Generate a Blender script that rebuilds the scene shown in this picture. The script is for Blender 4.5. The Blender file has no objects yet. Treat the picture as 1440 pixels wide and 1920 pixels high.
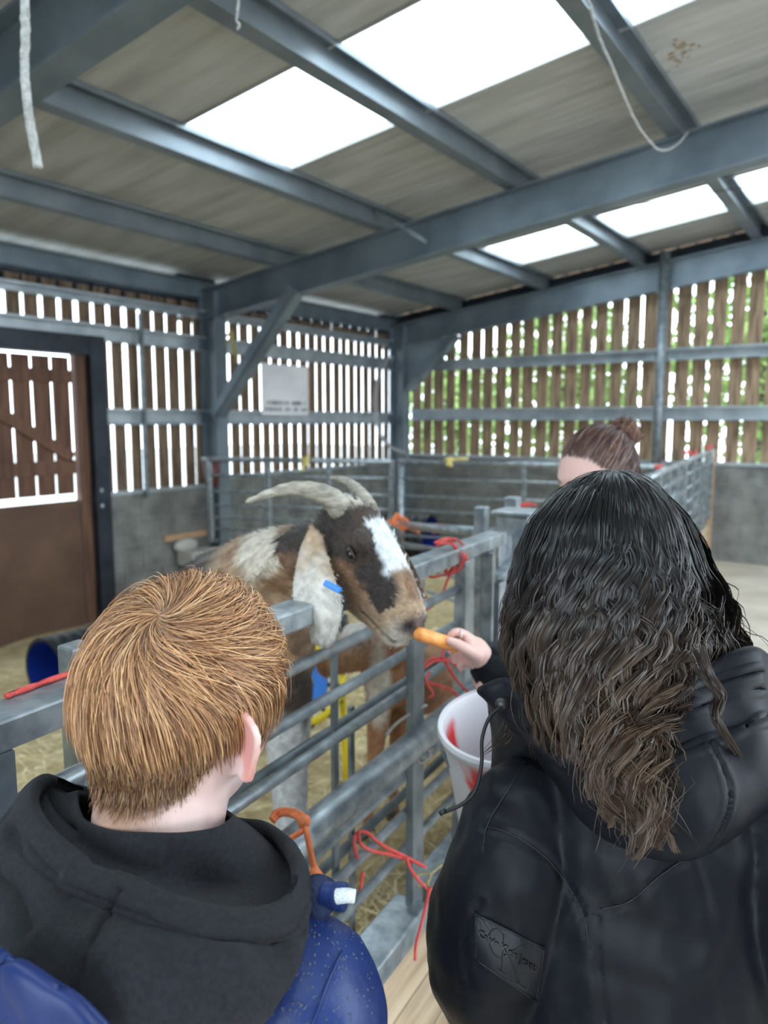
import bpy, bmesh, math, random
import numpy as np
from mathutils import Vector, Matrix, noise

random.seed(4)
rng = np.random.default_rng(4)
scene = bpy.context.scene
COL = scene.collection

# ------------------------------------------------------------------ camera, sky, exposure
CAM_H, FPX = 1.6, 1400.0
YAW, PITCH = math.radians(34.5), math.radians(7.0)
cam_data = bpy.data.cameras.new('camera')
cam = bpy.data.objects.new('camera', cam_data)
COL.objects.link(cam)
cam.location = (0, 0, CAM_H)
cam.rotation_euler = (math.radians(90) - PITCH, 0, YAW)
cam_data.sensor_fit = 'VERTICAL'
cam_data.sensor_height = 36.0
cam_data.lens = 36.0 * FPX / 1920.0
cam_data.clip_start = 0.02
cam_data.dof.use_dof = True
cam_data.dof.focus_distance = 0.74
cam_data.dof.aperture_fstop = 5.6
scene.camera = cam

world = bpy.data.worlds.new('overcast_sky')
scene.world = world
world.use_nodes = True
wn = world.node_tree
bg = wn.nodes['Background']
bg.inputs['Color'].default_value = (0.80, 0.90, 1.0, 1)
bg.inputs['Strength'].default_value = 4.2

scene.view_settings.view_transform = 'Standard'
scene.view_settings.look = 'None'
scene.view_settings.gamma = 1.0
scene.view_settings.use_curve_mapping = False
scene.view_settings.exposure = 0.82
scene.cycles.max_bounces = 8
scene.cycles.diffuse_bounces = 4
scene.cycles.transparent_max_bounces = 12
scene.cycles.sample_clamp_indirect = 6.0

# ------------------------------------------------------------------ helpers
_F = np.array([-math.sin(YAW), math.cos(YAW), 0.0])
RIGHT = np.array([math.cos(YAW), math.sin(YAW), 0.0])
_U = np.array([0, 0, 1.0])
FWD = _F * math.cos(PITCH) - _U * math.sin(PITCH)
UPV = _U * math.cos(PITCH) + _F * math.sin(PITCH)
EYE = np.array([0, 0, CAM_H])

def pt(u, v, depth):
    """a place in the barn: direction measured on the photograph, real distance in metres"""
    return EYE + (FWD + RIGHT * (u - 720) / FPX + UPV * (960 - v) / FPX) * depth

def pts(lst):
    return np.array([pt(*p) for p in lst])

def cr(P, n, closed=False):
    """Catmull-Rom through the rows of P (any dimension), n samples"""
    P = np.asarray(P, float)
    m = len(P)
    out = []
    segs = m if closed else m - 1
    for t in np.linspace(0, segs, n, endpoint=not closed):
        i = min(int(t), segs - 1)
        f = t - i
        if closed:
            a, b, c, d = P[(i - 1) % m], P[i % m], P[(i + 1) % m], P[(i + 2) % m]
        else:
            b, c = P[i], P[i + 1]
            a = P[i - 1] if i > 0 else 2 * b - c
            d = P[i + 2] if i + 2 < m else 2 * c - b
        out.append(0.5 * (2 * b + (c - a) * f + (2 * a - 5 * b + 4 * c - d) * f * f + (3 * b - 3 * c + d - a) * f ** 3))
    return np.array(out)

def unit(v):
    v = np.asarray(v, float)
    return v / (np.linalg.norm(v) + 1e-12)

class MB:
    """collects shapes into one mesh"""
    def __init__(self):
        self.v, self.f, self.n = [], [], 0
    def add(self, verts, faces):
        self.v.append(np.asarray(verts, float).reshape(-1, 3))
        self.f += [tuple(i + self.n for i in f) for f in faces]
        self.n += len(self.v[-1])
        return self
    def box(self, c, s, ax=None):
        c = np.asarray(c, float)
        ax = np.eye(3) if ax is None else np.asarray(ax, float)
        V = [c + ax[0] * (i * s[0] / 2) + ax[1] * (j * s[1] / 2) + ax[2] * (k * s[2] / 2)
             for i in (-1, 1) for j in (-1, 1) for k in (-1, 1)]
        return self.add(V, [(0, 1, 3, 2), (4, 6, 7, 5), (0, 4, 5, 1), (2, 3, 7, 6), (0, 2, 6, 4), (1, 5, 7, 3)])
    def bar(self, p, q, w, h, up=(0, 0, 1)):
        p, q = np.asarray(p, float), np.asarray(q, float)
        d = unit(q - p)
        s = unit(np.cross(d, up))
        t = np.cross(s, d)
        return self.box((p + q) / 2, (np.linalg.norm(q - p), w, h), (d, s, t))
    def prism(self, prof, p, q, side, up):
        """a 2-D profile (list of (a, b)) swept from p to q"""
        p, q, side, up = [np.asarray(a, float) for a in (p, q, side, up)]
        n = len(prof)
        V = [o + side * a + up * b for o in (p, q) for a, b in prof]
        F = [(i, (i + 1) % n, n + (i + 1) % n, n + i) for i in range(n)]
        F += [tuple(range(n))[::-1], tuple(range(n, 2 * n))]
        return self.add(V, F)
    def tube(self, path, r, n=8, cap=True, flat=1.0, up=None):
        P = np.asarray(path, float)
        m = len(P)
        R = np.full(m, r, float) if np.isscalar(r) else np.asarray(r, float)
        T = np.gradient(P, axis=0)
        T /= np.linalg.norm(T, axis=1)[:, None] + 1e-12
        ref = np.array(up if up is not None else ((0, 0, 1) if abs(T[0][2]) < .9 else (1, 0, 0)), float)
        nrm = unit(np.cross(T[0], ref))
        V = []
        for i in range(m):
            nrm = unit(nrm - T[i] * np.dot(nrm, T[i]))
            b = np.cross(T[i], nrm)
            for k in range(n):
                a = 2 * math.pi * k / n
                V.append(P[i] + R[i] * (nrm * math.cos(a) + b * math.sin(a) * flat))
        F = [(i * n + k, i * n + (k + 1) % n, (i + 1) * n + (k + 1) % n, (i + 1) * n + k) for i in range(m - 1) for k in range(n)]
        if cap:
            F += [tuple(range(n))[::-1], tuple(range((m - 1) * n, m * n))]
        return self.add(V, F)
    def ring_loft(self, rings, cap=True, closed=True):
        rings = np.asarray(rings, float)
        m, n = rings.shape[:2]
        kk = n if closed else n - 1
        F = [(i * n + k, i * n + (k + 1) % n, (i + 1) * n + (k + 1) % n, (i + 1) * n + k) for i in range(m - 1) for k in range(kk)]
        if cap and closed:
            F += [tuple(range(n))[::-1], tuple(range((m - 1) * n, m * n))]
        return self.add(rings.reshape(-1, 3), F)
    def ell(self, c, r, ax=None, nu=20, nv=12):
        ax = np.eye(3) if ax is None else np.asarray(ax, float)
        V = [np.asarray(c) + ax[2] * r[2]]
        for j in range(1, nv):
            th = math.pi * j / nv
            for i in range(nu):
                ph = 2 * math.pi * i / nu
                V.append(np.asarray(c) + ax[0] * (r[0] * math.sin(th) * math.cos(ph)) + ax[1] * (r[1] * math.sin(th) * math.sin(ph)) + ax[2] * (r[2] * math.cos(th)))
        V.append(np.asarray(c) - ax[2] * r[2])
        F = [(0, 1 + i, 1 + (i + 1) % nu) for i in range(nu)]
        for j in range(nv - 2):
            for i in range(nu):
                a, b = 1 + j * nu + i, 1 + j * nu + (i + 1) % nu
                F.append((a, a + nu, b + nu, b))
        L = 1 + (nv - 1) * nu
        F += [(L, L - nu + (i + 1) % nu, L - nu + i) for i in range(nu)]
        return self.add(V, F)
    def mesh(self, name):
        me = bpy.data.meshes.new(name)
        me.from_pydata(np.concatenate(self.v).tolist() if self.v else [], [], self.f)
        me.update()
        return me
    def build(self, name, mat, parent=None, smooth=False, bevel=0, **tags):
        o = link(name, self.mesh(name), mat, parent, **tags)
        if smooth:
            shade(o.data)
        if bevel:
            b = o.modifiers.new('bevel', 'BEVEL')
            b.width, b.segments, b.limit_method = bevel, 2, 'ANGLE'
        return o

def shade(me):
    me.polygons.foreach_set('use_smooth', np.ones(len(me.polygons), bool))

def tag(o, label=None, category=None, group=None, kind=None):
    for k, v in (('label', label), ('category', category), ('group', group), ('kind', kind)):
        if v:
            o[k] = v
    return o

def link(name, me, mat=None, parent=None, **tags):
    o = bpy.data.objects.new(name, me)
    COL.objects.link(o)
    if mat is not None and me is not None and not me.materials:
        me.materials.append(mat)
    o.parent = parent
    return tag(o, **tags)

def empty(name, loc=(0, 0, 0), **tags):
    o = bpy.data.objects.new(name, None)
    COL.objects.link(o)
    o.empty_display_size = .05
    return tag(o, **tags)

def remeshed(mb, voxel, smooth=4, factor=.5, keep=1.0):
    """fuse overlapping closed shapes into one continuous skin"""
    me = mb.mesh('tmp')
    o = bpy.data.objects.new('tmp', me)
    COL.objects.link(o)
    r = o.modifiers.new('r', 'REMESH')
    r.mode, r.voxel_size = 'VOXEL', voxel
    if smooth:
        s = o.modifiers.new('s', 'SMOOTH')
        s.iterations, s.factor = smooth, factor
    if keep < 1:
        d = o.modifiers.new('d', 'DECIMATE')
        d.ratio = keep
    bpy.context.view_layer.update()
    dg = bpy.context.evaluated_depsgraph_get()
    out = bpy.data.meshes.new_from_object(o.evaluated_get(dg))
    bpy.data.objects.remove(o)
    bpy.data.meshes.remove(me)
    shade(out)
    return out

def coords(me):
    a = np.empty(len(me.vertices) * 3)
    me.vertices.foreach_get('co', a)
    return a.reshape(-1, 3)

def normals(me):
    a = np.empty(len(me.vertices) * 3)
    me.vertices.foreach_get('normal', a)
    return a.reshape(-1, 3)

def set_coords(me, V):
    me.vertices.foreach_set('co', np.asarray(V).ravel())
    me.update()

def set_colors(me, C, name='pelt'):
    at = me.color_attributes.new(name, 'FLOAT_COLOR', 'POINT')
    C = np.asarray(C, float)
    if C.shape[1] == 3:
        C = np.concatenate([C, np.ones((len(C), 1))], 1)
    at.data.foreach_set('color', C.ravel())

def wob(P, scale, seed=0.0):
    return np.array([noise.noise(Vector((p[0] * scale + seed, p[1] * scale - seed, p[2] * scale + 2 * seed))) for p in P])

def srgb(r, g, b):
    return tuple((c / 255 / 12.92 if c / 255 <= .04045 else ((c / 255 + .055) / 1.055) ** 2.4) for c in (r, g, b))

# ------------------------------------------------------------------ materials
def material(name, col, rough=.6, metal=0.0, col2=None, scale=8.0, bump=0.0, bscale=40.0, detail=4, stretch=(1, 1, 1), coat=0, spec=.5, attr=None, sheen=0, contrast=(.35, .65), sss=0):
    m = bpy.data.materials.new(name)
    m.use_nodes = True
    nt = m.node_tree
    b = nt.nodes['Principled BSDF']
    b.inputs['Roughness'].default_value = rough
    b.inputs['Metallic'].default_value = metal
    b.inputs['Specular IOR Level'].default_value = spec
    b.inputs['Coat Weight'].default_value = coat
    b.inputs['Sheen Weight'].default_value = sheen
    if sss:
        b.inputs['Subsurface Weight'].default_value = sss
        b.inputs['Subsurface Radius'].default_value = (.012, .005, .003)
        b.inputs['Subsurface Scale'].default_value = 1.0
    N = nt.nodes.new
    tc = N('ShaderNodeNewGeometry')
    mp = N('ShaderNodeMapping')
    mp.inputs['Scale'].default_value = stretch
    nt.links.new(tc.outputs['Position'], mp.inputs['Vector'])
    c1 = (*col, 1)
    src = None
    if attr:
        a = N('ShaderNodeAttribute')
        a.attribute_name = attr
        src = a.outputs['Color']
    if col2 is not None:
        t = N('ShaderNodeTexNoise')
        t.inputs['Scale'].default_value = scale
        t.inputs['Detail'].default_value = detail
        nt.links.new(mp.outputs[0], t.inputs['Vector'])
        r = N('ShaderNodeValToRGB')
        r.color_ramp.elements[0].position, r.color_ramp.elements[1].position = contrast
        r.color_ramp.elements[0].color = c1 if not attr else (.75, .75, .75, 1)
        r.color_ramp.elements[1].color = (*col2, 1) if not attr else (1.15, 1.15, 1.15, 1)
        nt.links.new(t.outputs['Fac'], r.inputs['Fac'])
        if attr:
            mx = N('ShaderNodeMix')
            mx.data_type, mx.blend_type = 'RGBA', 'MULTIPLY'
            mx.inputs['Factor'].default_value = 1
            nt.links.new(src, mx.inputs['A'])
            nt.links.new(r.outputs['Color'], mx.inputs['B'])
            src = mx.outputs['Result']
        else:
            src = r.outputs['Color']
    if src is not None:
        nt.links.new(src, b.inputs['Base Color'])
    else:
        b.inputs['Base Color'].default_value = c1
    if bump:
        t2 = N('ShaderNodeTexNoise')
        t2.inputs['Scale'].default_value = bscale
        t2.inputs['Detail'].default_value = 5
        nt.links.new(mp.outputs[0], t2.inputs['Vector'])
        bp = N('ShaderNodeBump')
        bp.inputs['Strength'].default_value = bump
        bp.inputs['Distance'].default_value = .01
        nt.links.new(t2.outputs['Fac'], bp.inputs['Height'])
        nt.links.new(bp.outputs['Normal'], b.inputs['Normal'])
    return m

GALV = material('galvanised_steel', (.20, .235, .255), .36, .6, (.40, .44, .46), 26, .12, 60, spec=.5)
GALV_DARK = material('weathered_galvanised_steel', (.12, .14, .155), .40, .5, (.23, .26, .28), 16, .12, 60)
FRAME = material('grey_steel_frame', (.13, .165, .20), .42, .35, (.20, .245, .285), 3, .05, 30)
PURLIN = material('galvanised_purlin', (.17, .20, .225), .4, .45, (.24, .27, .295), 3, .03, 30)
GIRT = material('cold_rolled_steel', (.36, .41, .44), .35, .55, (.52, .57, .60), 5, .04, 30)
LINER = material('roof_liner_sheet', (.36, .36, .345), .55, 0, (.50, .50, .485), 2.2, .05, 30, stretch=(.6, 3, 1))
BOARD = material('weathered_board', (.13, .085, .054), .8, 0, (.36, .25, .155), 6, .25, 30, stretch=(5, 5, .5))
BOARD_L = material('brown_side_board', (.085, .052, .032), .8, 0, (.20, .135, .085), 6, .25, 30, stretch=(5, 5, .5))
DOORWOOD = material('red_brown_door_wood', (.075, .032, .018), .7, 0, (.16, .075, .042), 5, .2, 30, stretch=(4, 4, .4))
PLY = material('brown_plywood', (.085, .042, .024), .65, 0, (.13, .068, .04), 3, .08, 30)
BLACKSTEEL = material('dark_navy_steel', (.008, .012, .022), .5, .2, (.02, .028, .04), 6, .05)
BLOCK = material('concrete_block', (.12, .122, .112), .92, 0, (.22, .222, .205), 5, .35, 70)
MORTAR = material('mortar', (.21, .21, .18), .95, 0, (.27, .265, .24), 10, .2, 60)
CONCRETE = material('concrete_floor', (.42, .36, .285), .75, 0, (.56, .50, .41), 2.2, .1, 50)
YARD = material('outdoor_ground', (.35, .38, .36), .9, 0, (.5, .52, .5), 1.5, .2, 20)
PLANK = material('pale_softwood_plank', (.36, .26, .16), .75, 0, (.56, .44, .30), 4, .15, 30, stretch=(3, .5, 6))
TIMBER = material('raw_timber', (.40, .24, .13), .75, 0, (.52, .33, .2), 6, .1)
STRAWBASE = material('trampled_straw', (.42, .32, .16), .9, 0, (.66, .54, .31), 9, .6, 50)
TWINE_R = material('red_baler_twine', (.62, .055, .05), .55, 0, (.75, .10, .085), 60, .4, 300)
TWINE_O = material('orange_baler_twine', (.75, .17, .05), .55, 0, (.85, .25, .09), 60, .4, 300)
TWINE_Y = material('yellow_twine', (.55, .45, .12), .6, 0, (.65, .55, .2), 60, .3, 300)
TWINE_G = material('grey_twine', (.25, .25, .22), .7, 0, (.4, .4, .36), 60, .3, 300)
STRAW_TWINE = material('straw_coloured_twine', (.30, .27, .13), .8, 0, (.42, .36, .18), 60, .3, 300)
ROPE = material('dusty_grey_rope', (.34, .34, .33), .9, 0, (.55, .55, .53), 60, .6, 200)
WHITEP = material('white_card', (.70, .70, .73), .5, 0, (.80, .80, .82), 3)
INK = material('dark_ink', (.08, .085, .10), .6)
PIPE_BLACK = material('black_ribbed_plastic', (.012, .014, .018), .4, 0, (.02, .022, .028), 8)
PIPE_BLUE = material('blue_plastic', (.006, .018, .16), .3, 0, (.01, .03, .24), 8)
MAROON = material('maroon_plastic', (.10, .02, .025), .45)
CREAM = material('cream_plastic', (.42, .41, .36), .5, 0, (.52, .51, .46), 4)
YELLOW = material('yellow_tube_padding', (.80, .62, .02), .4)
BLUEDISC = material('blue_mat', (.02, .16, .55), .6)
BLACKP = material('black_plastic', (.012, .012, .014), .4)
# ------------------------------------------------------------------ the barn
X_L, Y_B = -6.03, 9.13                    # inner faces of the side wall and the end wall
SL = .121                                 # roof slope along x
RU = unit((1, 0, SL))                     # up the slope
RN = unit((-SL, 0, 1))                    # roof normal
def raft_bot(x): return 2.60 + SL * (x + 6.16)
def raft_top(x): return 2.915 + SL * (x + 6.16)
EX = np.eye(3)

def ibeam(mb, p, q, depth, width, tf, tw, up):
    p, q, up = [np.asarray(a, float) for a in (p, q, up)]
    d = unit(q - p)
    side = unit(np.cross(d, up))
    up = np.cross(side, d)
    h, w, t = depth / 2, width / 2, tw / 2
    prof = [(-w, -h), (w, -h), (w, -h + tf), (t, -h + tf), (t, h - tf), (w, h - tf), (w, h), (-w, h), (-w, h - tf), (-t, h - tf), (-t, -h + tf), (-w, -h + tf)]
    return mb.prism(prof, p, q, side, up)

# straw bed and floors
def bed(x, y):
    t = np.clip((-x - .95) / 5.1, 0, 1)
    return .36 - .62 * t + .02 * math.sin(x * 3.1 + y * 1.7) + .018 * math.sin(y * 4.3 - x * 2)
def fence_x(y): return -.77 - .0925 * (y - .4) if y < 2.1 else -.927 - .115 * (y - 2.1)
gy = np.linspace(-2.5, 9.1, 110)
gt = np.linspace(0, 1, 60)
mb = MB()
V = []
for y in gy:
    for t in gt:
        x = -6.0 + (fence_x(y) - .03 + 6.0) * t
        V.append((x, y, bed(x, y)))
mb.add(V, [(j * 60 + i, j * 60 + i + 1, (j + 1) * 60 + i + 1, (j + 1) * 60 + i) for j in range(109) for i in range(59)])
mb.build('floor_pen', STRAWBASE, smooth=True, kind='structure', label='straw covered floor of the goat pen')
mb = MB().add([(fence_x(y) - .02, y, z) for z in (-.4, 0) for y in (-2.7, .4, 2.1, 9.2)] + [(6, 9.2, -.4), (6, -2.7, -.4), (6, 9.2, 0), (6, -2.7, 0)],
              [(4, 11, 10, 7, 6, 5), (0, 1, 5, 4), (1, 2, 6, 5), (2, 3, 7, 6), (3, 8, 10, 7), (8, 9, 11, 10), (9, 0, 4, 11)])
mb.build('floor', CONCRETE, kind='structure', label='pale concrete floor of the walkway')
MB().box((0, 5, -.75), (90, 90, .6)).build('ground', YARD, kind='structure', label='bright open yard outside the barn')

# block walls: mortar core with every block proud of it
BW, BH, BD = .43, .215, .1
def block_wall(name, origin, along, nrm, length, z0, courses, label, ch=.225, cap=.035, skip=0):
    along, nrm = np.asarray(along, float), np.asarray(nrm, float)
    origin = np.asarray(origin, float)
    top = z0 + courses * ch
    core = MB().box(origin + along * length / 2 - nrm * .07 + np.array([0, 0, (z0 + top) / 2]), (length, .12, top - z0 - .004), (along, nrm, EX[2]))
    w = core.build(name, MORTAR, kind='structure', label=label)
    cp = MB().box(origin + along * length / 2 - nrm * .06 + np.array([0, 0, top + cap / 2]), (length, .16, cap), (along, nrm, EX[2]))
    cp.build('coping', GIRT, w)
    shared = {}
    for r in range(courses):
        x = -(.225 if r % 2 else 0)
        while x < length - .02:
            a, b = max(x, 0), min(x + .44, length)
            ln = round(b - a - .01, 3)
            if ln > .06:
                if ln not in shared:
                    shared[ln] = MB().box((0, 0, 0), (ln, BD, ch - .01), (along, nrm, EX[2])).mesh('block')
                o = link('block', shared[ln], BLOCK, w)
                o.location = origin + along * (a + .005 + ln / 2) - nrm * (BD / 2 + rng.uniform(0, .004)) + np.array([0, 0, z0 + (r + .5) * ch])
                if not o.data.get('bv'):
                    o.data['bv'] = 1
            x += .44
    return w

# side wall: front bay (beside the door) and rear bay; end wall
block_wall('wall_left', (X_L, 4.17, 0), (0, 1, 0), (1, 0, 0), 1.30, -.34, 5, 'low concrete block wall beside the door', ch=.2475)
block_wall('wall_left_rear', (X_L, 5.66, 0), (0, 1, 0), (1, 0, 0), 3.40, -.34, 5, 'low concrete block wall behind the far pen rails', ch=.262)
block_wall('wall_back', (X_L, Y_B, 0), (1, 0, 0), (0, -1, 0), 10.2, -.4373, 7, 'low concrete block end wall', ch=.2185)
block_wall('wall_left_front', (X_L, -2.6, 0), (0, 1, 0), (1, 0, 0), 4.7, -.34, 5, 'low concrete block wall before the door', ch=.2475)

# slatted boarding: every board hangs on the wall as a piece of its own
def boarding(name, p0, along, nrm, length, z0, ztop, pitch, bw, mat, label, seed=1):
    r_ = np.random.default_rng(seed)
    along, nrm, p0 = [np.asarray(a, float) for a in (along, nrm, p0)]
    root = empty(name, kind='structure', label=label)
    n = int(length / pitch)
    for i in range(n):
        s = (i + .5) * pitch + r_.uniform(-.008, .008)
        p = p0 + along * s
        zt = ztop(p) if callable(ztop) else ztop
        zb = z0(p) if callable(z0) else z0
        if zt - zb < .05:
            continue
        w = bw + r_.uniform(-.012, .01)
        tilt = r_.uniform(-.004, .004)
        ax = (unit(along + np.array([0, 0, tilt])), nrm, unit(np.array([0, 0, 1]) - along * tilt))
        c = p + nrm * r_.uniform(-.003, .003)
        c[2] = (zt + zb) / 2
        MB().box((0, 0, 0), (w, .02, zt - zb), ax).build('board', mat, root).location = c
    return root
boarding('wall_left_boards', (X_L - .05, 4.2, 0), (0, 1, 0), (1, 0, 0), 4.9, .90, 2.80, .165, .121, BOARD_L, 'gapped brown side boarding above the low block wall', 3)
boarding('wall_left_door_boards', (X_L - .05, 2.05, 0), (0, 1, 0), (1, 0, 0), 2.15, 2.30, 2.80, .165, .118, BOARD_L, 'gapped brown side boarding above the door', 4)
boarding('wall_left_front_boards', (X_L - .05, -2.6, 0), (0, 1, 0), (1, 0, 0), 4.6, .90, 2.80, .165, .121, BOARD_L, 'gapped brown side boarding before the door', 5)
boarding('wall_back_boards', (X_L, Y_B + .05, 0), (1, 0, 0), (0, -1, 0), 10.2, 1.08, lambda p: raft_top(p[0]) + .2, .19, .146, BOARD, 'gapped weathered boarding of the end wall', 6)

# girts (Z shaped wall rails)
def girt(p, q, nrm, h, d, label, name='girt'):
    nrm = np.asarray(nrm, float)
    prof = [(0, 0), (0, h), (d, h), (d, h - .025), (d - .004, h - .025), (d - .004, h - .004), (.004, h - .004), (.004, .02), (.03, .004), (d + .03, .004), (d + .03, 0)]
    MB().prism(prof, p, q, nrm, (0, 0, 1)).build(name, GIRT, kind='structure', label=label)
xg = X_L - .035
for y0, y1, nm in ((-2.6, 5.5, 'front'), (5.5, 9.1, 'rear')):
    girt((xg, y0 if nm == 'rear' else 4.2, 1.555), (xg, y1, 1.555), (1, 0, 0), .155, .07, f'lower steel wall rail on the {nm} side boarding')
    girt((xg, y0, 2.31), (xg, y1, 2.31), (1, 0, 0), .15, .07, f'upper steel wall rail on the {nm} side boarding')
    girt((xg, y0, 2.64), (xg, y1, 2.64), (1, 0, 0), .09, .06, f'thin steel rail under the eaves of the {nm} side')
    ibeam(MB(), (X_L - .02, y0, 2.93), (X_L - .02, y1, 2.93), .17, .12, .012, .01, (0, 0, 1)).build('eaves_beam', FRAME, kind='structure', label=f'grey eaves beam of the {nm} bay')
    # scalloped ends of the outer sheet seen under the eaves
    mb = MB()
    y = y0
    while y < y1 - .1:
        mb.box((X_L - .11, y + .1, 2.79), (.01, .11, .13))
        mb.box((X_L - .13, y, 2.79), (.01, .11, .13))
        y += .2
    mb.build('eaves_sheet', BLACKSTEEL, kind='structure', label=f'dark corrugated sheet ends under the {nm} eaves')
yb = Y_B + .035
girt((-5.75, yb, 2.285), (4.1, yb, 2.285), (0, -1, 0), .14, .08, 'upper steel wall rail on the end wall')
girt((-5.82, yb, 1.60), (4.1, yb, 1.60), (0, -1, 0), .16, .08, 'lower steel wall rail on the end wall')

# portal frames
def column(x, y, h, label):
    mb = ibeam(MB(), (x, y, -.34), (x, y, h), .24, .16, .014, .01, (1, 0, 0))
    mb.box((x, y, h - .3), (.22, .14, .012)).box((x, y, .1), (.22, .14, .012))
    mb.build('column', FRAME, kind='structure', label=label)
def rafter(y, label, x0=-6.12, x1=4.2):
    mb = ibeam(MB(), (x0, y, (raft_bot(x0) + raft_top(x0)) / 2), (x1, y, (raft_bot(x1) + raft_top(x1)) / 2), .31, .15, .016, .012, (0, 0, 1))
    return mb.build('rafter', FRAME, kind='structure', label=label)
for y, nm in ((1.9, 'nearest the camera'), (5.5, 'over the middle column'), (9.0, 'along the end wall')):
    rafter(y, f'sloping grey steel rafter {nm}')
column(-5.93, 1.9, 2.9, 'grey steel column of the front frame')
column(-5.93, 5.5, 2.9, 'grey steel column at the middle of the side wall')
column(-5.90, 8.97, 2.9, 'grey steel column in the far corner')
# haunch in the corner
mb = MB().prism([(-5.78, 2.05), (-5.70, 2.02), (-5.0, 2.72), (-5.78, 2.64)], (0, 8.94, 0), (0, 8.99, 0), (1, 0, 0), (0, 0, 1))
mb.prism([(-5.78, 2.02), (-5.70, 2.0), (-4.95, 2.70), (-4.99, 2.73)], (0, 8.90, 0), (0, 9.04, 0), (1, 0, 0), (0, 0, 1))
mb.build('haunch', FRAME, kind='structure', label='tapered steel haunch of the far corner frame')
# knee brace of the middle frame
mb = MB().bar((-5.80, 5.42, 1.66), (-4.72, 5.42, 2.80), .09, .17, (0, 1, 0))
mb.bar((-5.77, 5.36, 1.60), (-4.64, 5.36, 2.78), .012, .03, (0, 1, 0))
brace = mb.build('knee_brace', FRAME, kind='structure', label='sloping steel knee brace beside the middle column')
for t in (.1, .16, .84, .9, .3):
    p = np.array((-5.80, 5.36, 1.66)) * (1 - t) + np.array((-4.72, 5.36, 2.80)) * t
    MB().tube([p, p + (0, -.02, 0)], .012, 6).build('bolt', GALV, brace)
# round post on the end wall
MB().tube([(-2.29, 8.86, 0), (-2.29, 8.86, 3.46)], .058, 16).build('pipe_post', GALV_DARK, smooth=True, kind='structure', label='round steel post before the end wall')

# purlins on the rafters
PX = [-4.98, -3.75, -2.56, -1.37, -.18, 1.01, 2.2, 3.4]
for i, x in enumerate(PX):
    zb = raft_top(x) + .002
    prof = [(-.05, 0), (.035, 0), (.035, .004), (-.004, .004), (-.004, .15), (.05, .15), (.05, .125), (.054, .125), (.054, .154), (-.008, .154), (-.008, .004), (-.046, .004), (-.046, .028), (-.05, .028)]
    prof = [(a * 1.25, b * 1.07) for a, b in prof]
    MB().prism(prof, (x, -2.6, zb), (x, 9.2, zb), (1, 0, 0), (0, 0, 1)).build('purlin', PURLIN, kind='structure', label=f'galvanised roof purlin, number {i + 1} up from the side wall')

# roof: ribbed liner panels, one by one, and the rooflights
POLY = bpy.data.materials.new('frosted_polycarbonate')
POLY.use_nodes = True
nt = POLY.node_tree
nt.nodes.remove(nt.nodes['Principled BSDF'])
tr, tl, mx = nt.nodes.new('ShaderNodeBsdfTransparent'), nt.nodes.new('ShaderNodeBsdfTranslucent'), nt.nodes.new('ShaderNodeMixShader')
tr.inputs['Color'].default_value = (.93, .97, .97, 1)
tl.inputs['Color'].default_value = (.92, .95, .96, 1)
mx.inputs['Fac'].default_value = .2
nt.links.new(tr.outputs[0], mx.inputs[1]); nt.links.new(tl.outputs[0], mx.inputs[2])
nt.links.new(mx.outputs[0], nt.nodes['Material Output'].inputs['Surface'])

MOD = .985
roof = empty('ceiling', kind='structure', label='sloping roof of pale ribbed liner panels with rooflights')
edges = [3.22 + MOD * k for k in range(-6, 7)]
def rz(x): return raft_top(x) + .163
for k, y0 in enumerate(edges[:-1]):
    y1 = y0 + MOD
    light = (k % 4) == 2                       # every fourth strip carries the rooflights
    spans = [(-6.35, 4.3)] if not light else [(-6.35, -3.74), (2.2, 4.3)]
    for xa, xb in spans:
        prof = [(0, .05), (0, .008), (.006, 0)]
        for j in range(1, 10):
            a = MOD * j / 10
            prof += [(a - .006, 0), (a, .003), (a + .006, 0)]
        prof += [(MOD - .006, 0), (MOD, .008), (MOD, .05)]
        MB().prism(prof, (xa, y0, rz(xa)), (xb, y0, rz(xb)), (0, 1, 0), RN).build('roof_panel', LINER, roof)
    if light:
        for xa, xb in zip(PX[1:6], PX[2:7]):
            o = MB().box(((xa + xb) / 2, (y0 + y1) / 2, (rz(xa) + rz(xb)) / 2 + .03), ((xb - xa) * 1.007, MOD, .006), (RU, EX[1], RN)).build('rooflight_pane', POLY, roof)
            mbk = MB()
            for yy in (y0 + .006, y1 - .006):
                mbk.bar((xa, yy, rz(xa) + .01), (xb, yy, rz(xb) + .01), .012, .05)
            mbk.build('rooflight_edge', LINER, roof)
# rust bloom on one panel
RUST = material('rusty_patch', (.22, .13, .06), .9, 0, (.33, .24, .14), 30)
mb = MB()
for _ in range(26):
    a, b = rng.normal(0, .045), rng.normal(0, .09)
    x, y = -1.19 + a, 4.72 + b
    mb.box((x, y, rz(x) - .001), (rng.uniform(.01, .035), rng.uniform(.01, .03), .002), (RU, EX[1], RN))
mb.build('rust_stain', RUST, roof)
MB().box((-1, 9.205, 3.62), (10.6, .02, .30), (RU, EX[1], RN)).build('trim_1', BLACKSTEEL, kind='structure', label='dark closing strip between the end wall boards and the roof')
MB().box((-1, 9.13, 3.615), (10.6, .04, .13), (RU, EX[1], RN)).build('trim_2', BLACKSTEEL, kind='structure', label='dark verge flashing above the end rafter')
MB().box((-6.28, 3.3, 3.05), (.04, 12, .2)).build('trim_3', BLACKSTEEL, kind='structure', label='dark eaves closure strip above the side wall')
SHEET = material('grey_cladding_sheet', (.16, .17, .17), .7, 0, (.22, .23, .23), 2, .05)
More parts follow.
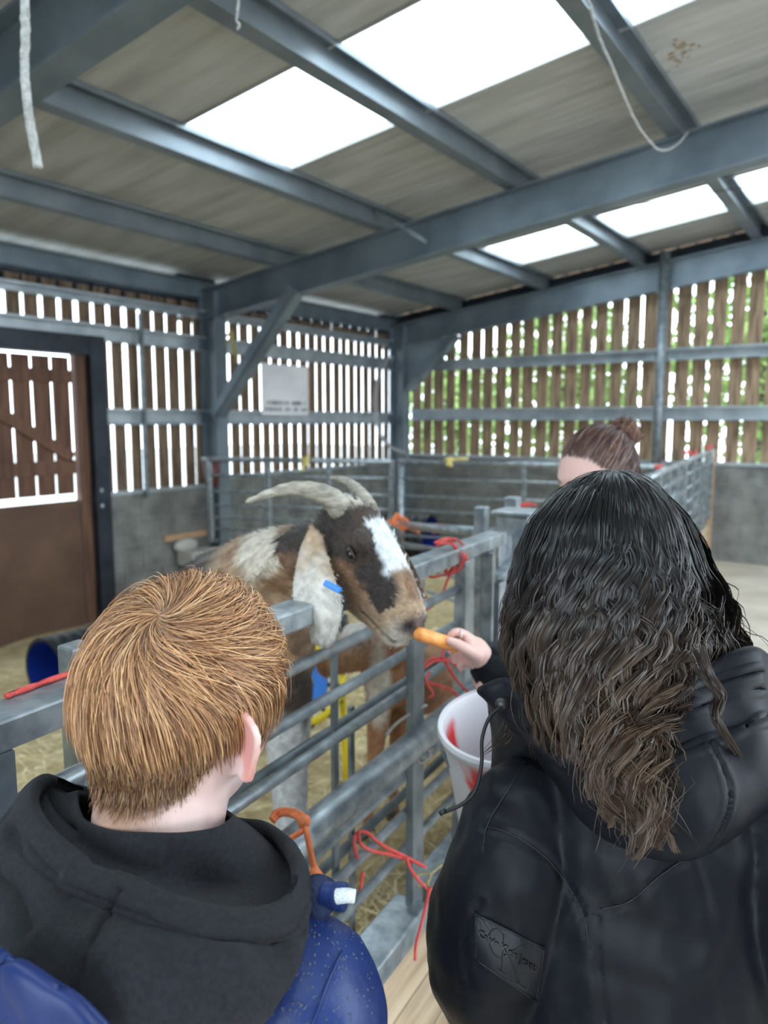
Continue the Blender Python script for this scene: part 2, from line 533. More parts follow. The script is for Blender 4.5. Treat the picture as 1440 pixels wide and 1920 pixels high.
MB().box((-3.9, -2.68, 1.7), (5.0, .08, 4.2)).box((3.35, -2.68, 1.7), (1.9, .08, 4.2)).box((.5, -2.68, 3.3), (3.8, .08, 1.1)).build('added_wall_front', SHEET, kind='structure', label='added unseen grey wall behind the viewer, its wide doorway shaped for the light')  # unseen, added to cut light from behind; doorway lets some in
MB().box((4.3, 8.2, 1.9), (.08, 2.0, 4.6)).build('added_wall_right', SHEET, kind='structure', label='added unseen grey wall beyond the wide side opening, limiting side light')  # unseen, added to narrow the light from the right
MB().box((4.3, -.9, 1.9), (.08, 3.6, 4.6)).build('added_wall_right_front', SHEET, kind='structure', label='added unseen grey wall before the wide side opening, limiting side light')  # likewise added out of view to hold back side light
for k_, y_ in enumerate((5.5, 9.1, 1.9)):
    MB().box((-6.17, y_, 2.86), (.05, .5, .5)).build(f'trim_{4 + k_}', BLACKSTEEL, kind='structure', label=('dark eaves filler behind the middle column', 'dark eaves filler behind the far corner column', 'dark eaves filler behind the front column')[k_])
# sag bar between purlin and rafter
MB().bar((-3.72, 5.3, raft_top(-3.72) + .12), (-3.3, 5.42, raft_bot(-3.3) + .1), .03, .03).build('sag_bar', GALV_DARK, kind='structure', label='short steel strut from purlin to rafter')

# stable door in the side wall
dx = X_L + .01
door = empty('door_1', kind='structure', label='brown boarded stable door in a dark steel frame')
mb = MB().box((dx + .02, 4.125, 1.0), (.16, .15, 2.68)).box((dx + .019, 3.0, 2.255), (.155, 2.1, .168))
mb.build('door_frame', BLACKSTEEL, door)
MB().box((dx - .02, 4.0, .95), (.08, .10, 2.5)).build('door_jamb', DOORWOOD, door)
for i in range(9):
    y = 3.93 - .18 * i - .09
    MB().box((dx - .04, y, 1.55), (.022, .157, 1.20)).build('door_board', DOORWOOD, door)
MB().box((dx - .015, 3.1, 1.98), (.03, 1.66, .11)).build('door_ledge', DOORWOOD, door)
MB().box((dx - .015, 3.1, 1.19), (.03, 1.66, .12)).build('door_ledge', DOORWOOD, door)
MB().bar((dx - .015, 3.9, 1.27), (dx - .015, 2.85, 1.92), .10, .03, (1, 0, 0)).build('door_brace', DOORWOOD, door)
MB().box((dx - .03, 3.1, .29), (.03, 1.68, 1.20)).build('door_panel', PLY, door)
for z in (.97, .83):
    MB().ell((dx + .1, 4.10, z), (.016, .016, .022)).build('door_bolt', GIRT, door)

# cladding and posts seen on the boards
MB().bar((X_L + .05, 4.64, .86), (X_L + .05, 4.64, 2.6), .035, .035, (0, 1, 0)).build('conduit', GALV_DARK, kind='structure', label='grey conduit running up the side boarding')

# trees outside beyond the end wall
LEAF = material('tree_leaf', (.10, .22, .04), .7, 0, (.26, .38, .10), 1.2)
BARK = material('bark', (.08, .06, .045), .9)
def tree(x, y, h, w, label, seed):
    r_ = np.random.default_rng(seed)
    root = empty('tree', label=label, category='tree', group='trees beyond the end wall')
    MB().tube([(x, y, -.5), (x + .1, y, h * .4), (x, y, h * .75)], [.14, .1, .05], 8).build('trunk', BARK, root)
    n = 2600
    C = r_.normal(0, 1, (n, 3))
    C /= np.linalg.norm(C, axis=1)[:, None]
    C *= (r_.uniform(0, 1, (n, 1)) ** .45)
    C = C * (w, w * .8, h * .42) + (x, y, h * .52)
    A = r_.normal(0, 1, (n, 3)); B = r_.normal(0, 1, (n, 3))
    A /= np.linalg.norm(A, axis=1)[:, None]; B /= np.linalg.norm(B, axis=1)[:, None]
    s = r_.uniform(.07, .15, (n, 1))
    V = np.stack([C - A * s, C - B * s * .5, C + A * s, C + B * s * .5], 1).reshape(-1, 3)
    MB().add(V, [(4 * i, 4 * i + 1, 4 * i + 2, 4 * i + 3) for i in range(n)]).build('foliage', LEAF, root, kind='stuff')
for i, (x, y, h, w, d) in enumerate([(-8.2, 14.5, 3.4, 1.3, 'short green tree seen at the corner end of the boarding'),
        (-5.0, 13.0, 4.2, 1.45, 'green tree seen through the boards beside the corner'),
        (-1.9, 13.4, 5.2, 1.5, 'tall green tree seen through the boards by the round post'),
        (1.3, 13.0, 5.4, 1.5, 'tall green tree seen through the boards at the photo edge')]):
    tree(x, y, h, w, d, 30 + i)
# ------------------------------------------------------------------ pens
FD = unit((-.0925, 1, 0))                  # along the near fence, away from the camera
FN = unit((1, .0925, 0))                   # towards the walkway
def fp(y, z, off=0.0):
    return np.array([-.77 - .0925 * (y - .4), y, z]) + FN * off

gate = empty('pen_gate', label='galvanised near pen gate with square top rail that the big goat leans over', category='gate')
RAIL_T = .036
MB().bar(fp(-.25, 1.271, -.012), fp(1.91, 1.271, -.012), .060, RAIL_T).build('top_rail', GALV, gate, bevel=.004)
for z in (1.183, 1.095, 1.010, .815, .725, .640):
    MB().tube([fp(-.25, z), fp(1.72, z)], .0108, 12).build('rail', GALV, gate, smooth=True)
MB().bar(fp(.385, 1.253, .002), fp(.385, .5, .002), .034, .03, (0, 1, 0)).build('upright', GALV_DARK, gate)
MB().bar(fp(1.345, 1.253, .016), fp(1.345, .5, .016), .052, .02, tuple(FN)).build('upright', GALV_DARK, gate, bevel=.002)
MB().bar(fp(1.075, 1.253, -.02), fp(1.075, .5, -.02), .016, .008, tuple(FN)).build('upright', GALV_DARK, gate)
MB().bar(fp(1.635, 1.253, .006), fp(1.635, .5, .006), .062, .03, tuple(FN)).build('end_stile', GALV, gate, bevel=.003)
# curved gusset plate at the hinge end
prof = [(0, 0), (.10, 0), (.085, -.03), (.075, -.07), (.072, -.115), (.05, -.122), (.02, -.118), (0, -.11)]
MB().prism(prof, fp(.56, 1.253, -.035), fp(.56, 1.253, -.03), FD, (0, 0, 1)).build('gusset_plate', GALV, gate)

hurdle = empty('sheep_hurdle', label='slim grey hurdle standing just behind the near pen gate', category='hurdle')
for z in (.988, .783, .712):
    MB().tube([fp(-.1, z, -.055), fp(1.75, z, -.055)], .0105, 12).build('rail', GALV_DARK, hurdle, smooth=True)
MB().bar(fp(1.215, 1.0, -.07), fp(1.215, .33, -.07), .016, .008, tuple(FN)).build('upright', GALV_DARK, hurdle)
MB().bar(fp(.12, 1.0, -.07), fp(.12, .33, -.07), .016, .008, tuple(FN)).build('upright', GALV_DARK, hurdle)

MB().tube([fp(.52, .905, .034), fp(.95, .905, .034), fp(1.93, .905, .034)], .029, 20).build('scaffold_pipe', GALV, smooth=True,
    label='thick scaffold pipe tied along the near pen gate', category='pipe')

# sill beams and plank cladding under the gate
for ya, yb_, lab in ((-.4, 1.345, 'galvanised sill beam under the gate, nearer the boy'), (1.40, 2.05, 'galvanised sill beam under the gate, beside the gate post')):
    MB().bar(fp(ya, .49, .012), fp(yb_, .49, .012), .085, .055).build('sill_beam', GALV, bevel=.005, label=lab, category='beam', group='sill beams of the pen')
kick = empty('kickboard', label='pale softwood kickboard of planks below the sill beam', category='kickboard')
for i in range(3):
    z = .462 - .157 * (i + .5)
    MB().bar(fp(-.4, z, .02), fp(2.02, z, .02), .026, .15).build('plank', PLANK, kick, bevel=.003)

post = empty('gate_post', label='square galvanised gate post with a flat cap at the corner of the pens', category='post')
MB().box(fp(2.06, .66, -.005), (.10, .10, 1.32), (FD, FN, EX[2])).build('post_body', GALV, post, bevel=.006)
MB().box(fp(2.06, 1.328, -.005), (.125, .125, .012), (FD, FN, EX[2])).build('cap', GALV, post, bevel=.003)
MB().bar(fp(1.80, 1.25, .004), fp(1.80, .5, .004), .05, .02, tuple(FN)).build('channel', GALV_DARK, post)
MB().bar(fp(1.765, 1.25, .018), fp(1.765, .5, .018), .012, .03, tuple(FN)).build('channel_lip', GALV, post)
for z in (1.175, .995):
    MB().prism([(0, 0), (.16, 0), (.16, .035)], fp(1.82, z, .0), fp(1.82, z, .035), FD, (0, 0, 1)).build('lug', GALV, post)
MB().bar(fp(1.84, 1.16, .02), fp(1.84, .985, .02), .055, .03, tuple(FN)).build('latch_box', GALV, post, bevel=.004)
MB().tube([fp(1.90, 1.10, .02), fp(1.93, 1.10, .05), fp(1.95, 1.08, .06), fp(1.95, 1.05, .055)], .011, 10).build('latch_knob', GALV, post, smooth=True)
MB().bar(fp(1.94, 1.27, .0), fp(1.94, .5, .0), .12, .006, tuple(FN)).build('side_plate', GALV, post)

def short_post(y, off, top, w, lab, mat=GALV):
    MB().box(fp(y, (.3 + top) / 2, off), (w, w, top - .3), (FD, FN, EX[2])).build('stub_post', mat, bevel=.004, label=lab, category='post', group='stub posts behind the pen gate')
short_post(2.26, -.20, 1.312, .042, 'thin steel stub post behind the gate rail, left of the capped post')
short_post(2.31, -.11, 1.345, .045, 'steel stub post rising just behind the capped gate post')
short_post(.405, -.066, 1.352, .045, 'steel stub post behind the gate rail at the photo left edge')
short_post(.545, -.062, 1.318, .035, 'low steel stub post behind the gate rail next to the boy hair')

def hurdle_panel(name, P, Q, ztop, zs, label, vert=3, rr=.014, mat=GALV, top=.03, stile=.035, diag=False, cat='hurdle', group=None):
    P, Q = np.asarray(P, float), np.asarray(Q, float)
    root = empty(name, label=label, category=cat, group=group)
    def at(t, z): return np.array([*(P + (Q - P) * t), z])
    MB().tube([at(0, ztop), at(1, ztop)], top, 12).build('top_rail', mat, root, smooth=True)
    for z in zs:
        MB().tube([at(0, z), at(1, z)], rr, 8).build('rail', mat, root, smooth=True)
    for k in range(vert):
        t = k / (vert - 1)
        MB().box(at(t, (ztop + zs[-1]) / 2), (stile, stile, ztop - zs[-1] + .04)).build('upright', mat, root)
    if diag:
        MB().bar(at(0, zs[-1]), at(1, ztop), .02, .04).build('brace', mat, root)
    return root
# long line of the walkway fence, from the gate post to the end wall
for a, b, lab in ((2.25, 4.35, 'walkway hurdle directly after the capped gate post'), (4.45, 6.3, 'walkway hurdle in the middle of the far fence line, topped with red twine'), (6.4, 8.95, 'last walkway hurdle before the end wall')):
    hurdle_panel('walkway_hurdle', (fence_x(a), a), (fence_x(b), b), 1.265, [1.15, 1.03, .91, .79, .66, .52], lab, 5, .012, GALV, .022, .04, diag=True, group='hurdles along the walkway')
MB().bar((fence_x(9.0), 9.03, .04), (fence_x(9.0), 9.03, 1.27), .05, .06, (0, 1, 0)).build('timber_post', TIMBER, label='raw orange-brown timber post where the fence meets the end wall', category='post')
kb = empty('kickboard', label='low planks under the far walkway hurdles', category='kickboard')
for i in range(3):
    z = .455 - .15 * (i + .5)
    MB().bar((fence_x(2.2), 2.2, z), (fence_x(9), 9.0, z), .025, .145).build('plank', PLANK, kb)

# far cross fence, angled between the middle column and the walkway
A, B, C3 = (-5.37, 4.89), (-3.73, 5.55), (-1.50, 6.10)
ZS = [1.085, .93, .80, .68, .57, .46]
hurdle_panel('cross_hurdle', A, B, 1.235, ZS, 'far cross hurdle nearest the middle column, under the white sign', 4, .012, GALV, .024, .04, group='hurdles across the pens')
hurdle_panel('cross_hurdle', (-3.66, 5.57), C3, 1.235, ZS, 'far cross hurdle running from mid photo to the walkway fence', 3, .012, GALV, .026, .03, group='hurdles across the pens')
MB().tube([(-3.60, 5.50, -.05), (-3.60, 5.50, 1.20)], .028, 12).build('pole', GALV, smooth=True, label='round pale pole holding the far cross hurdles', category='pole')
# low tube rail with orange twine
P0, P1 = pt(748, 984, 5.35), pt(918, 1000, 3.9)
lowgate = empty('tube_gate', label='low round tube gate with orange twine behind the goat horns', category='gate')
MB().tube([P0, P1], .027, 14).build('top_rail', GALV, lowgate, smooth=True)
for dz in (.13, .28, .42):
    MB().tube([P0 - (0, 0, dz), P1 - (0, 0, dz)], .012, 8).build('rail', GALV, lowgate, smooth=True)
for Q in (P0, P1):
    MB().bar(Q + (0, 0, .02), (Q[0], Q[1], bed(Q[0], Q[1]) - .02), .04, .04, (0, 1, 0)).build('upright', GALV, lowgate)

# ------------------------------------------------------------------ twine, ropes, cables
def cord(name, P, r, mat, label, category, n=40, jit=0.0, seed=0, group=None, parent=None):
    Q = cr(np.asarray(P, float), n)
    if jit:
        Q = Q + np.random.default_rng(seed).normal(0, jit, Q.shape)
    return MB().tube(Q, r, 6).build(name, mat, parent, smooth=True, label=label, category=category, group=group)
def twine(label, paths, depthshift, r, mat, name='baler_twine', group='twine tied to the pens'):
    root = empty(name, label=label, category='twine', group=group)
    for i, p in enumerate(paths):
        MB().tube(cr(pts(p), 14 * len(p)), r, 6).build('strand', mat, root, smooth=True)
    return root
twine('red twine looped round the top rail near the gate post', [
    [(815, 1018, 1.80), (835, 1010, 1.84), (855, 1012, 1.86), (872, 1026, 1.88), (874, 1044, 1.84), (868, 1058, 1.83)],
    [(818, 1024, 1.79), (840, 1012, 1.83), (856, 1026, 1.83), (868, 1040, 1.82), (878, 1050, 1.82)],
    [(820, 1020, 1.79), (846, 1020, 1.81), (860, 1038, 1.82), (866, 1056, 1.82), (860, 1068, 1.82), (845, 1074, 1.82)],
    [(866, 1038, 1.81), (872, 1046, 1.81), (877, 1050, 1.81)],
    [(845, 1062, 1.83), (820, 1070, 1.82), (800, 1074, 1.80), (812, 1082, 1.80), (838, 1075, 1.82), (850, 1064, 1.83)],
    [(848, 1058, 1.84), (836, 1066, 1.83), (844, 1078, 1.83), (856, 1066, 1.83), (842, 1060, 1.82), (834, 1074, 1.82)],
    [(850, 1066, 1.82), (838, 1090, 1.82), (830, 1110, 1.82), (815, 1132, 1.80), (794, 1147, 1.78)]], 0, .0033, TWINE_R)
twine('red twine crossing the rails under the carrot hand', [
    [(794, 1246, 1.70), (808, 1236, 1.71), (830, 1234, 1.73), (848, 1240, 1.75), (860, 1246, 1.77)],
    [(796, 1252, 1.69), (815, 1240, 1.71), (838, 1240, 1.73), (856, 1248, 1.76)],
    [(832, 1236, 1.73), (842, 1254, 1.74), (860, 1280, 1.76), (878, 1298, 1.78)],
    [(806, 1260, 1.70), (798, 1276, 1.69), (818, 1284, 1.71), (846, 1294, 1.74), (858, 1306, 1.75)],
    [(798, 1278, 1.69), (812, 1300, 1.70), (806, 1308, 1.70)],
    [(830, 1236, 1.72), (831, 1222, 1.73), (834, 1205, 1.74)]], 0, .0033, TWINE_R)
twine('red twine tied round the foot of the gate upright', [
    [(670, 1610, 1.46), (664, 1580, 1.47), (672, 1560, 1.49), (690, 1562, 1.51), (705, 1576, 1.53), (730, 1592, 1.55), (760, 1606, 1.58), (798, 1626, 1.60)],
    [(672, 1562, 1.48), (676, 1582, 1.49), (695, 1594, 1.51), (730, 1602, 1.55), (765, 1612, 1.59), (770, 1620, 1.59)],
    [(762, 1608, 1.57), (770, 1630, 1.57), (790, 1656, 1.57), (808, 1672, 1.57), (806, 1664, 1.57)],
    [(806, 1664, 1.57), (798, 1700, 1.56), (788, 1740, 1.55), (780, 1770, 1.55), (778, 1800, 1.55)],
    [(680, 1636, 1.46), (678, 1650, 1.46), (676, 1666, 1.46)]], 0, .0036, TWINE_R)
# orange twine with knot round the pipe
tw = twine('orange twine knotted round the thick scaffold pipe', [
    [(508, 1536, 1.19), (518, 1523, 1.20), (536, 1519, 1.20), (556, 1523, 1.18), (573, 1536, 1.16), (569, 1556, 1.15), (545, 1572, 1.14), (526, 1592, 1.14)],
    [(512, 1540, 1.19), (522, 1529, 1.20), (540, 1526, 1.19), (560, 1534, 1.165), (566, 1552, 1.155)],
    [(572, 1540, 1.15), (577, 1570, 1.14), (585, 1610, 1.14), (590, 1632, 1.14)]], 0, .0048, TWINE_O)
MB().tube(pts([(588, 1622, 1.14), (591, 1640, 1.14), (596, 1652, 1.14)]), [.004, .011, .014], 8).build('frayed_end', TWINE_O, tw, smooth=True)
MB().ell(pt(572, 1540, 1.15), (.009, .009, .011)).build('knot', TWINE_O, tw, smooth=True)
rt = empty('baler_twine', label='red twine lying along the top rail beside the boy', category='twine', group='twine tied to the pens')
for o1, o2, o3 in ((-.033, -.038, -.036), (-.036, -.034, -.039)):
    MB().tube(cr([fp(.428, 1.2925, o1), fp(.455, 1.2925, o2), fp(.49, 1.2925, o3), fp(.56, 1.2925, o2)], 30), .0031, 6).build('strand', TWINE_R, rt, smooth=True)
twine('orange twine wound round the low tube gate', [
    [(728, 975, 5.3), (740, 990, 5.25), (748, 965, 5.25), (756, 992, 5.2), (742, 996, 5.2), (735, 972, 5.2)],
    [(730, 978, 5.3), (758, 972, 5.2), (762, 985, 5.2), (738, 988, 5.2), (765, 990, 5.1), (785, 998, 5.0)],
    [(808, 985, 4.75), (814, 998, 4.75), (818, 984, 4.75), (826, 997, 4.7), (832, 983, 4.7)],
    [(744, 962, 5.2), (738, 978, 5.2), (752, 990, 5.2), (748, 1000, 5.2)]], 0, .010, TWINE_O)
twine('straw coloured twine at the foot of the gate upright', [
    [(775, 1648, 1.60), (790, 1638, 1.61), (806, 1640, 1.61), (800, 1656, 1.60), (782, 1662, 1.59)], [(806, 1640, 1.61), (830, 1622, 1.66), (850, 1628, 1.68)],
    [(800, 1650, 1.58), (810, 1690, 1.57), (806, 1750, 1.56)]], 0, .003, STRAW_TWINE)
twine('grey twine tying the thick pipe to the upright', [
    [(722, 1420, 1.60), (750, 1414, 1.61), (790, 1412, 1.62), (812, 1404, 1.66), (818, 1408, 1.66)], [(780, 1412, 1.61), (796, 1400, 1.62), (806, 1418, 1.62), (788, 1430, 1.61), (782, 1416, 1.61), (800, 1424, 1.61)],
    [(724, 1378, 1.56), (745, 1355, 1.60), (775, 1335, 1.64), (800, 1322, 1.67)]], 0, .0036, TWINE_G)
twine('yellow twine knotted on the far cross hurdle', [[(835, 860, 6.3), (842, 870, 6.25), (846, 858, 6.25), (838, 872, 6.25), (850, 862, 6.25), (878, 860, 6.25)], [(838, 858, 6.25), (846, 874, 6.25), (842, 864, 6.25)]], 0, .014, TWINE_Y)
twine('yellow twine knotted on the cross hurdle under the sign', [[(566, 858, 6.75), (574, 870, 6.72), (578, 854, 6.72), (570, 872, 6.72), (566, 884, 6.72)]], 0, .014, TWINE_Y)
twine('yellow rope hanging on the middle column beside the brace', [[(424, 632, 7.6), (434, 622, 7.6), (440, 650, 7.6), (444, 680, 7.6)], [(424, 645, 7.6), (436, 630, 7.6), (438, 664, 7.6)]], 0, .013, TWINE_Y, name='yellow_rope')
twine('red twine ends on the far walkway hurdle tops', [[(1283, 851, 7.0), (1292, 846, 7.1), (1300, 858, 7.1), (1306, 846, 7.2)], [(1322, 836, 8.2), (1330, 843, 8.2), (1334, 834, 8.3)], [(1228, 873, 5.3), (1236, 880, 5.3), (1240, 872, 5.4)]], 0, .014, TWINE_R)
twine('red twine on the post top in front of the dark curly hair', [[(972, 948, 2.65), (990, 944, 2.65), (1005, 948, 2.65)], [(976, 950, 2.65), (992, 948, 2.64)]], 0, .005, TWINE_R)

cord('hanging_rope', pts([(46, -20, 1.75), (48, 60, 1.75), (46, 130, 1.76), (52, 200, 1.76), (60, 250, 1.77), (72, 316, 1.78)]), .0115, ROPE, 'thick dusty rope hanging from the roof at upper left', 'rope', 60, .0008, 1)
cord('hanging_string', pts([(448, -15, 2.2), (446, 20, 2.2), (443, 38, 2.2), (449, 46, 2.2), (445, 55, 2.2)]), .004, ROPE, 'short pale string end hanging from the roof purlin', 'string', 40, .001, 2)
cord('cable', pts([(1100, -15, 3.2), (1120, 60, 3.3), (1150, 130, 3.5), (1185, 215, 3.8), (1215, 262, 4.1), (1240, 282, 4.3), (1268, 272, 4.6), (1290, 248, 4.9)]), .006, ROPE, 'thin pale cable looping down from the roof to the rafter', 'cable', 60, .001, 3)
cord('wire', pts([(1060, 412, 7.0), (1150, 392, 6.7), (1290, 368, 6.3), (1460, 340, 5.75)]), .005, GALV_DARK, 'thin wire stretched under the far rooflights', 'wire', 30)
cord('hose', pts([(738, 668, 10.42), (722, 680, 10.1), (708, 712, 9.7), (704, 760, 9.5), (712, 812, 9.4), (735, 840, 9.4), (757, 850, 9.9), (764, 862, 10.42)]), .022, material('pale_hose', (.35, .36, .38), .5), 'pale hose curving down the far corner column', 'hose', 40)

# ------------------------------------------------------------------ things in the pens
sg = empty('sign_board', label='white handwritten board hung on the side wall rails', category='sign')
sx = X_L + .075
MB().box((sx, 6.63, 1.95), (.012, .80, .58)).build('board', WHITEP, sg)
mb = MB()
r_ = np.random.default_rng(9)
for row, z in enumerate((1.80, 1.725)):
    y = 6.27 if row else 6.30
    while y < 6.98:
        w = r_.uniform(.02, .05)
        h_ = r_.uniform(.018, .03)
        mb.bar((sx + .008, y, z - h_), (sx + .008, y + w * .5, z + h_), .003, .009, (0, 0, 1))
        mb.bar((sx + .008, y + w * .5, z + h_), (sx + .008, y + w, z - h_ * .6), .003, .009, (0, 0, 1))
        y += w + (r_.uniform(.0, .012) if r_.random() > .2 else .05)
mb.build('lettering', INK, sg, kind='stuff')

def ribbed_pipe(P, Q, r, label, pitch=.075, wall=.02):
    root = empty('ribbed_pipe', label=label, category='pipe', group='ribbed plastic pipes in the pens')
    P, Q = np.asarray(P, float), np.asarray(Q, float)
    L = np.linalg.norm(Q - P)
    n = int(L / pitch) * 6
    ts = np.linspace(0, 1, n)
    R_ = np.array([r - .016 * (0.5 + .5 * math.tanh(3 * math.cos(2 * math.pi * t * L / pitch))) for t in ts])
    MB().tube([P + (Q - P) * t for t in ts], R_, 36, cap=False).build('ribbed_shell', PIPE_BLACK, root, smooth=True)
    MB().tube([P, Q], r - .02, 36, cap=False).build('lining', PIPE_BLUE, root, smooth=True)
    d = unit(Q - P)
    s = unit(np.cross(d, (0, 0, 1))); t_ = np.cross(s, d)
    for E_ in (P, Q):
        a = np.linspace(0, 2 * math.pi, 36, endpoint=False)
        rings = [[E_ + (s * math.cos(x) + t_ * math.sin(x)) * rr for x in a] for rr in (r - .02, r)]
        MB().ring_loft(rings, cap=False).build('rim', PIPE_BLACK, root)
    return root
M0 = pt(82, 1232, 4.35)
M0[2] = bed(M0[0], M0[1]) + .19
ribbed_pipe(M0, M0 + np.array([-.05, 1.7, -.02]), .192, 'black ribbed pipe with blue lining lying by the door')
M1 = pt(808, 972, 9.1)
M1[2] = bed(M1[0], M1[1]) + .29
ribbed_pipe(M1, M1 + np.array([-1.15, -.15, 0]), .29, 'black ribbed pipe lying at the foot of the end wall', .11)

tr_ = empty('drinking_trough', label='cream drinking trough on the block wall left of the cross hurdle', category='trough')
MB().box((X_L + .02, 5.13, .42), (.04, .55, .06)).build('back_board', TIMBER, tr_)
mb = MB().box((X_L + .14, 5.2, .20), (.26, .40, .16))
mb.build('basin', CREAM, tr_, bevel=.03)
MB().ell((X_L + .07, 5.08, .33), (.06, .15, .07)).build('float_cover', CREAM, tr_, smooth=True)
MB().tube([(X_L + .06, 5.13, -.3), (X_L + .06, 5.13, .15)], .03, 8).build('stand', GALV_DARK, tr_)
cup = empty('hanging_tub', label='maroon tub hung beside the middle column', category='tub')
c = np.array((-5.62, 5.15, .95))
MB().tube([c, c + (0, 0, .26)], [.07, .09], 16).build('tub_body', MAROON, cup, smooth=True)
MB().tube([c + (0, 0, .26), c + (0, 0, .285)], .095, 16).build('tub_rim', GIRT, cup, smooth=True)
MB().bar(c + (0, 0, .2), c + (-.24, .33, .2), .02, .02).build('hook', GALV_DARK, cup)

# yellow hoop with blue mat behind the goat leg
tp = empty('toy_trampoline', label='small trampoline with yellow padded hoop and blue mat behind the goat leg', category='trampoline')
c = pt(560, 1283, 2.62)
a = np.linspace(0, 2 * math.pi, 49)
n_ = unit((.35, -.55, .75)); s_ = unit(np.cross(n_, (0, 0, 1))); t_ = np.cross(s_, n_)
MB().tube([c + .155 * (s_ * math.cos(x) + t_ * math.sin(x)) for x in a], .013, 10).build('hoop', YELLOW, tp, smooth=True)
a2 = np.linspace(0, 2 * math.pi, 33)[:-1]
MB().ring_loft([[c + (s_ * math.cos(x) + t_ * math.sin(x)) * rr for x in a2] for rr in (.002, .105)], cap=False).build('mat', BLUEDISC, tp)
MB().ring_loft([[c + n_ * .004 + (s_ * math.cos(x) + t_ * math.sin(x)) * rr for x in a2] for rr in (.002, .05)], cap=False).build('spot', YELLOW, tp)
for x in np.linspace(0, 2 * math.pi, 17)[:-1]:
    d = s_ * math.cos(x) + t_ * math.sin(x)
    MB().tube([c + d * .10, c + d * .17], .007, 6).build('tie', BLACKP, tp)
for k, (u0, v0, u1, v1) in enumerate(((628, 1205, 622, 1262), (641, 1290, 650, 1342))):
    p, q = pt(u0, v0, 2.7), pt(u1, v1, 2.7)
    if k:
        q[2] = bed(q[0], q[1])
    MB().tube([p, q], .013, 8).build('leg', YELLOW, tp, smooth=True)

# loose straw on the bed
n = 16000
Y_ = rng.uniform(-.3, 7.5, n)
X_ = np.array([fence_x(y) - .04 - rng.uniform(0, 1) ** 1.3 * 3.8 for y in Y_])
Zs = np.array([bed(x, y) for x, y in zip(X_, Y_)]) + rng.uniform(.002, .03, n)
ang = rng.uniform(0, 2 * math.pi, n); ln = rng.uniform(.03, .11, n)
D = np.stack([np.cos(ang) * ln, np.sin(ang) * ln, rng.normal(0, .012, n)], 1)
S = np.stack([-np.sin(ang), np.cos(ang), rng.normal(0, .5, n)], 1) * .0022
C = np.stack([X_, Y_, Zs], 1)
V = np.stack([C - D - S, C - D + S, C + D + S, C + D - S], 1).reshape(-1, 3)
F4 = [(4 * i, 4 * i + 1, 4 * i + 2, 4 * i + 3) for i in range(n)]
STRAW = material('straw_stem', (.55, .43, .21), .6, 0, (.80, .68, .42), 25)
MB().add(V, F4).build('loose_straw', STRAW, kind='stuff', label='loose golden straw strewn over the pen floor', category='straw')
# ------------------------------------------------------------------ goats
def camvec(r, d, t):
    """right, down and towards-the-viewer components to world"""
    return RIGHT * r - UPV * d - FWD * t

HEAD_S = [  # s along the head, half width, dorsal, ventral (fractions of head length)
    (-.22, .12, .02, -.32), (-.10, .17, .12, -.45), (.0, .20, .165, -.53), (.14, .222, .190, -.60), (.28, .23, .195, -.61),
    (.42, .20, .185, -.565), (.56, .172, .172, -.50), (.70, .158, .150, -.435), (.82, .155, .115, -.39), (.91, .148, .075, -.355), (.97, .122, .005, -.31), (1.0, .07, -.07, -.25)]

def goat_head(mb, O, a, d, l, L):
    rings = []
    for s, w, hd, hv in cr(HEAD_S, 40):
        c = O + a * (s * L)
        ring = []
        for k in range(28):
            t = 2 * math.pi * k / 28
            x, y = math.cos(t), math.sin(t)
            e = .82
            x, y = math.copysign(abs(x) ** e, x), math.copysign(abs(y) ** e, y)
            ww = w * (1 - .28 * max(0, -y) - .12 * max(0, y))
            mid, half = (hd + hv) / 2, (hd - hv) / 2
            ring.append(c + l * (x * ww * L) + d * ((mid + half * y) * L))
        rings.append(ring)
    mb.ring_loft(rings)
    for sgn in (-1, 1):           # brow ridges, cheeks
        mb.ell(O + a * (.25 * L) + l * (sgn * .165 * L) + d * (.10 * L), (.10 * L, .085 * L, .075 * L), (a, l, d))
        mb.ell(O + a * (.30 * L) + l * (sgn * .12 * L) - d * (.2 * L), (.2 * L, .1 * L, .16 * L), (a, l, d))
        mb.ell(O + a * (.90 * L) + l * (sgn * .07 * L) - d * (.02 * L), (.075 * L, .055 * L, .06 * L), (a, l, d))

def limb(mb, P, R_, n=16, k=24):
    Q = cr(np.column_stack([P, R_]), k)
    mb.tube(Q[:, :3], Q[:, 3], n)
    mb.ell(Q[0, :3], (Q[0, 3],) * 3); mb.ell(Q[-1, :3], (Q[-1, 3],) * 3)

PELT = material('goat_pelt', (.5, .5, .5), .75, 0, (1, 1, 1), 60, .35, 160, attr='pelt', sheen=.15)
FUR = material('goat_fur', (.5, .5, .5), .6, attr='pelt', sheen=.1)
HORN = material('goat_horn', (.20, .18, .14), .45, 0, (.42, .39, .32), 35, .3, 90, stretch=(1, 1, 3))
EYE_M = material('goat_eye', (.012, .009, .006), .12)
HOOF = material('goat_hoof', (.06, .05, .04), .5)
TAGM = material('blue_ear_tag_plastic', (.01, .22, .72), .35)

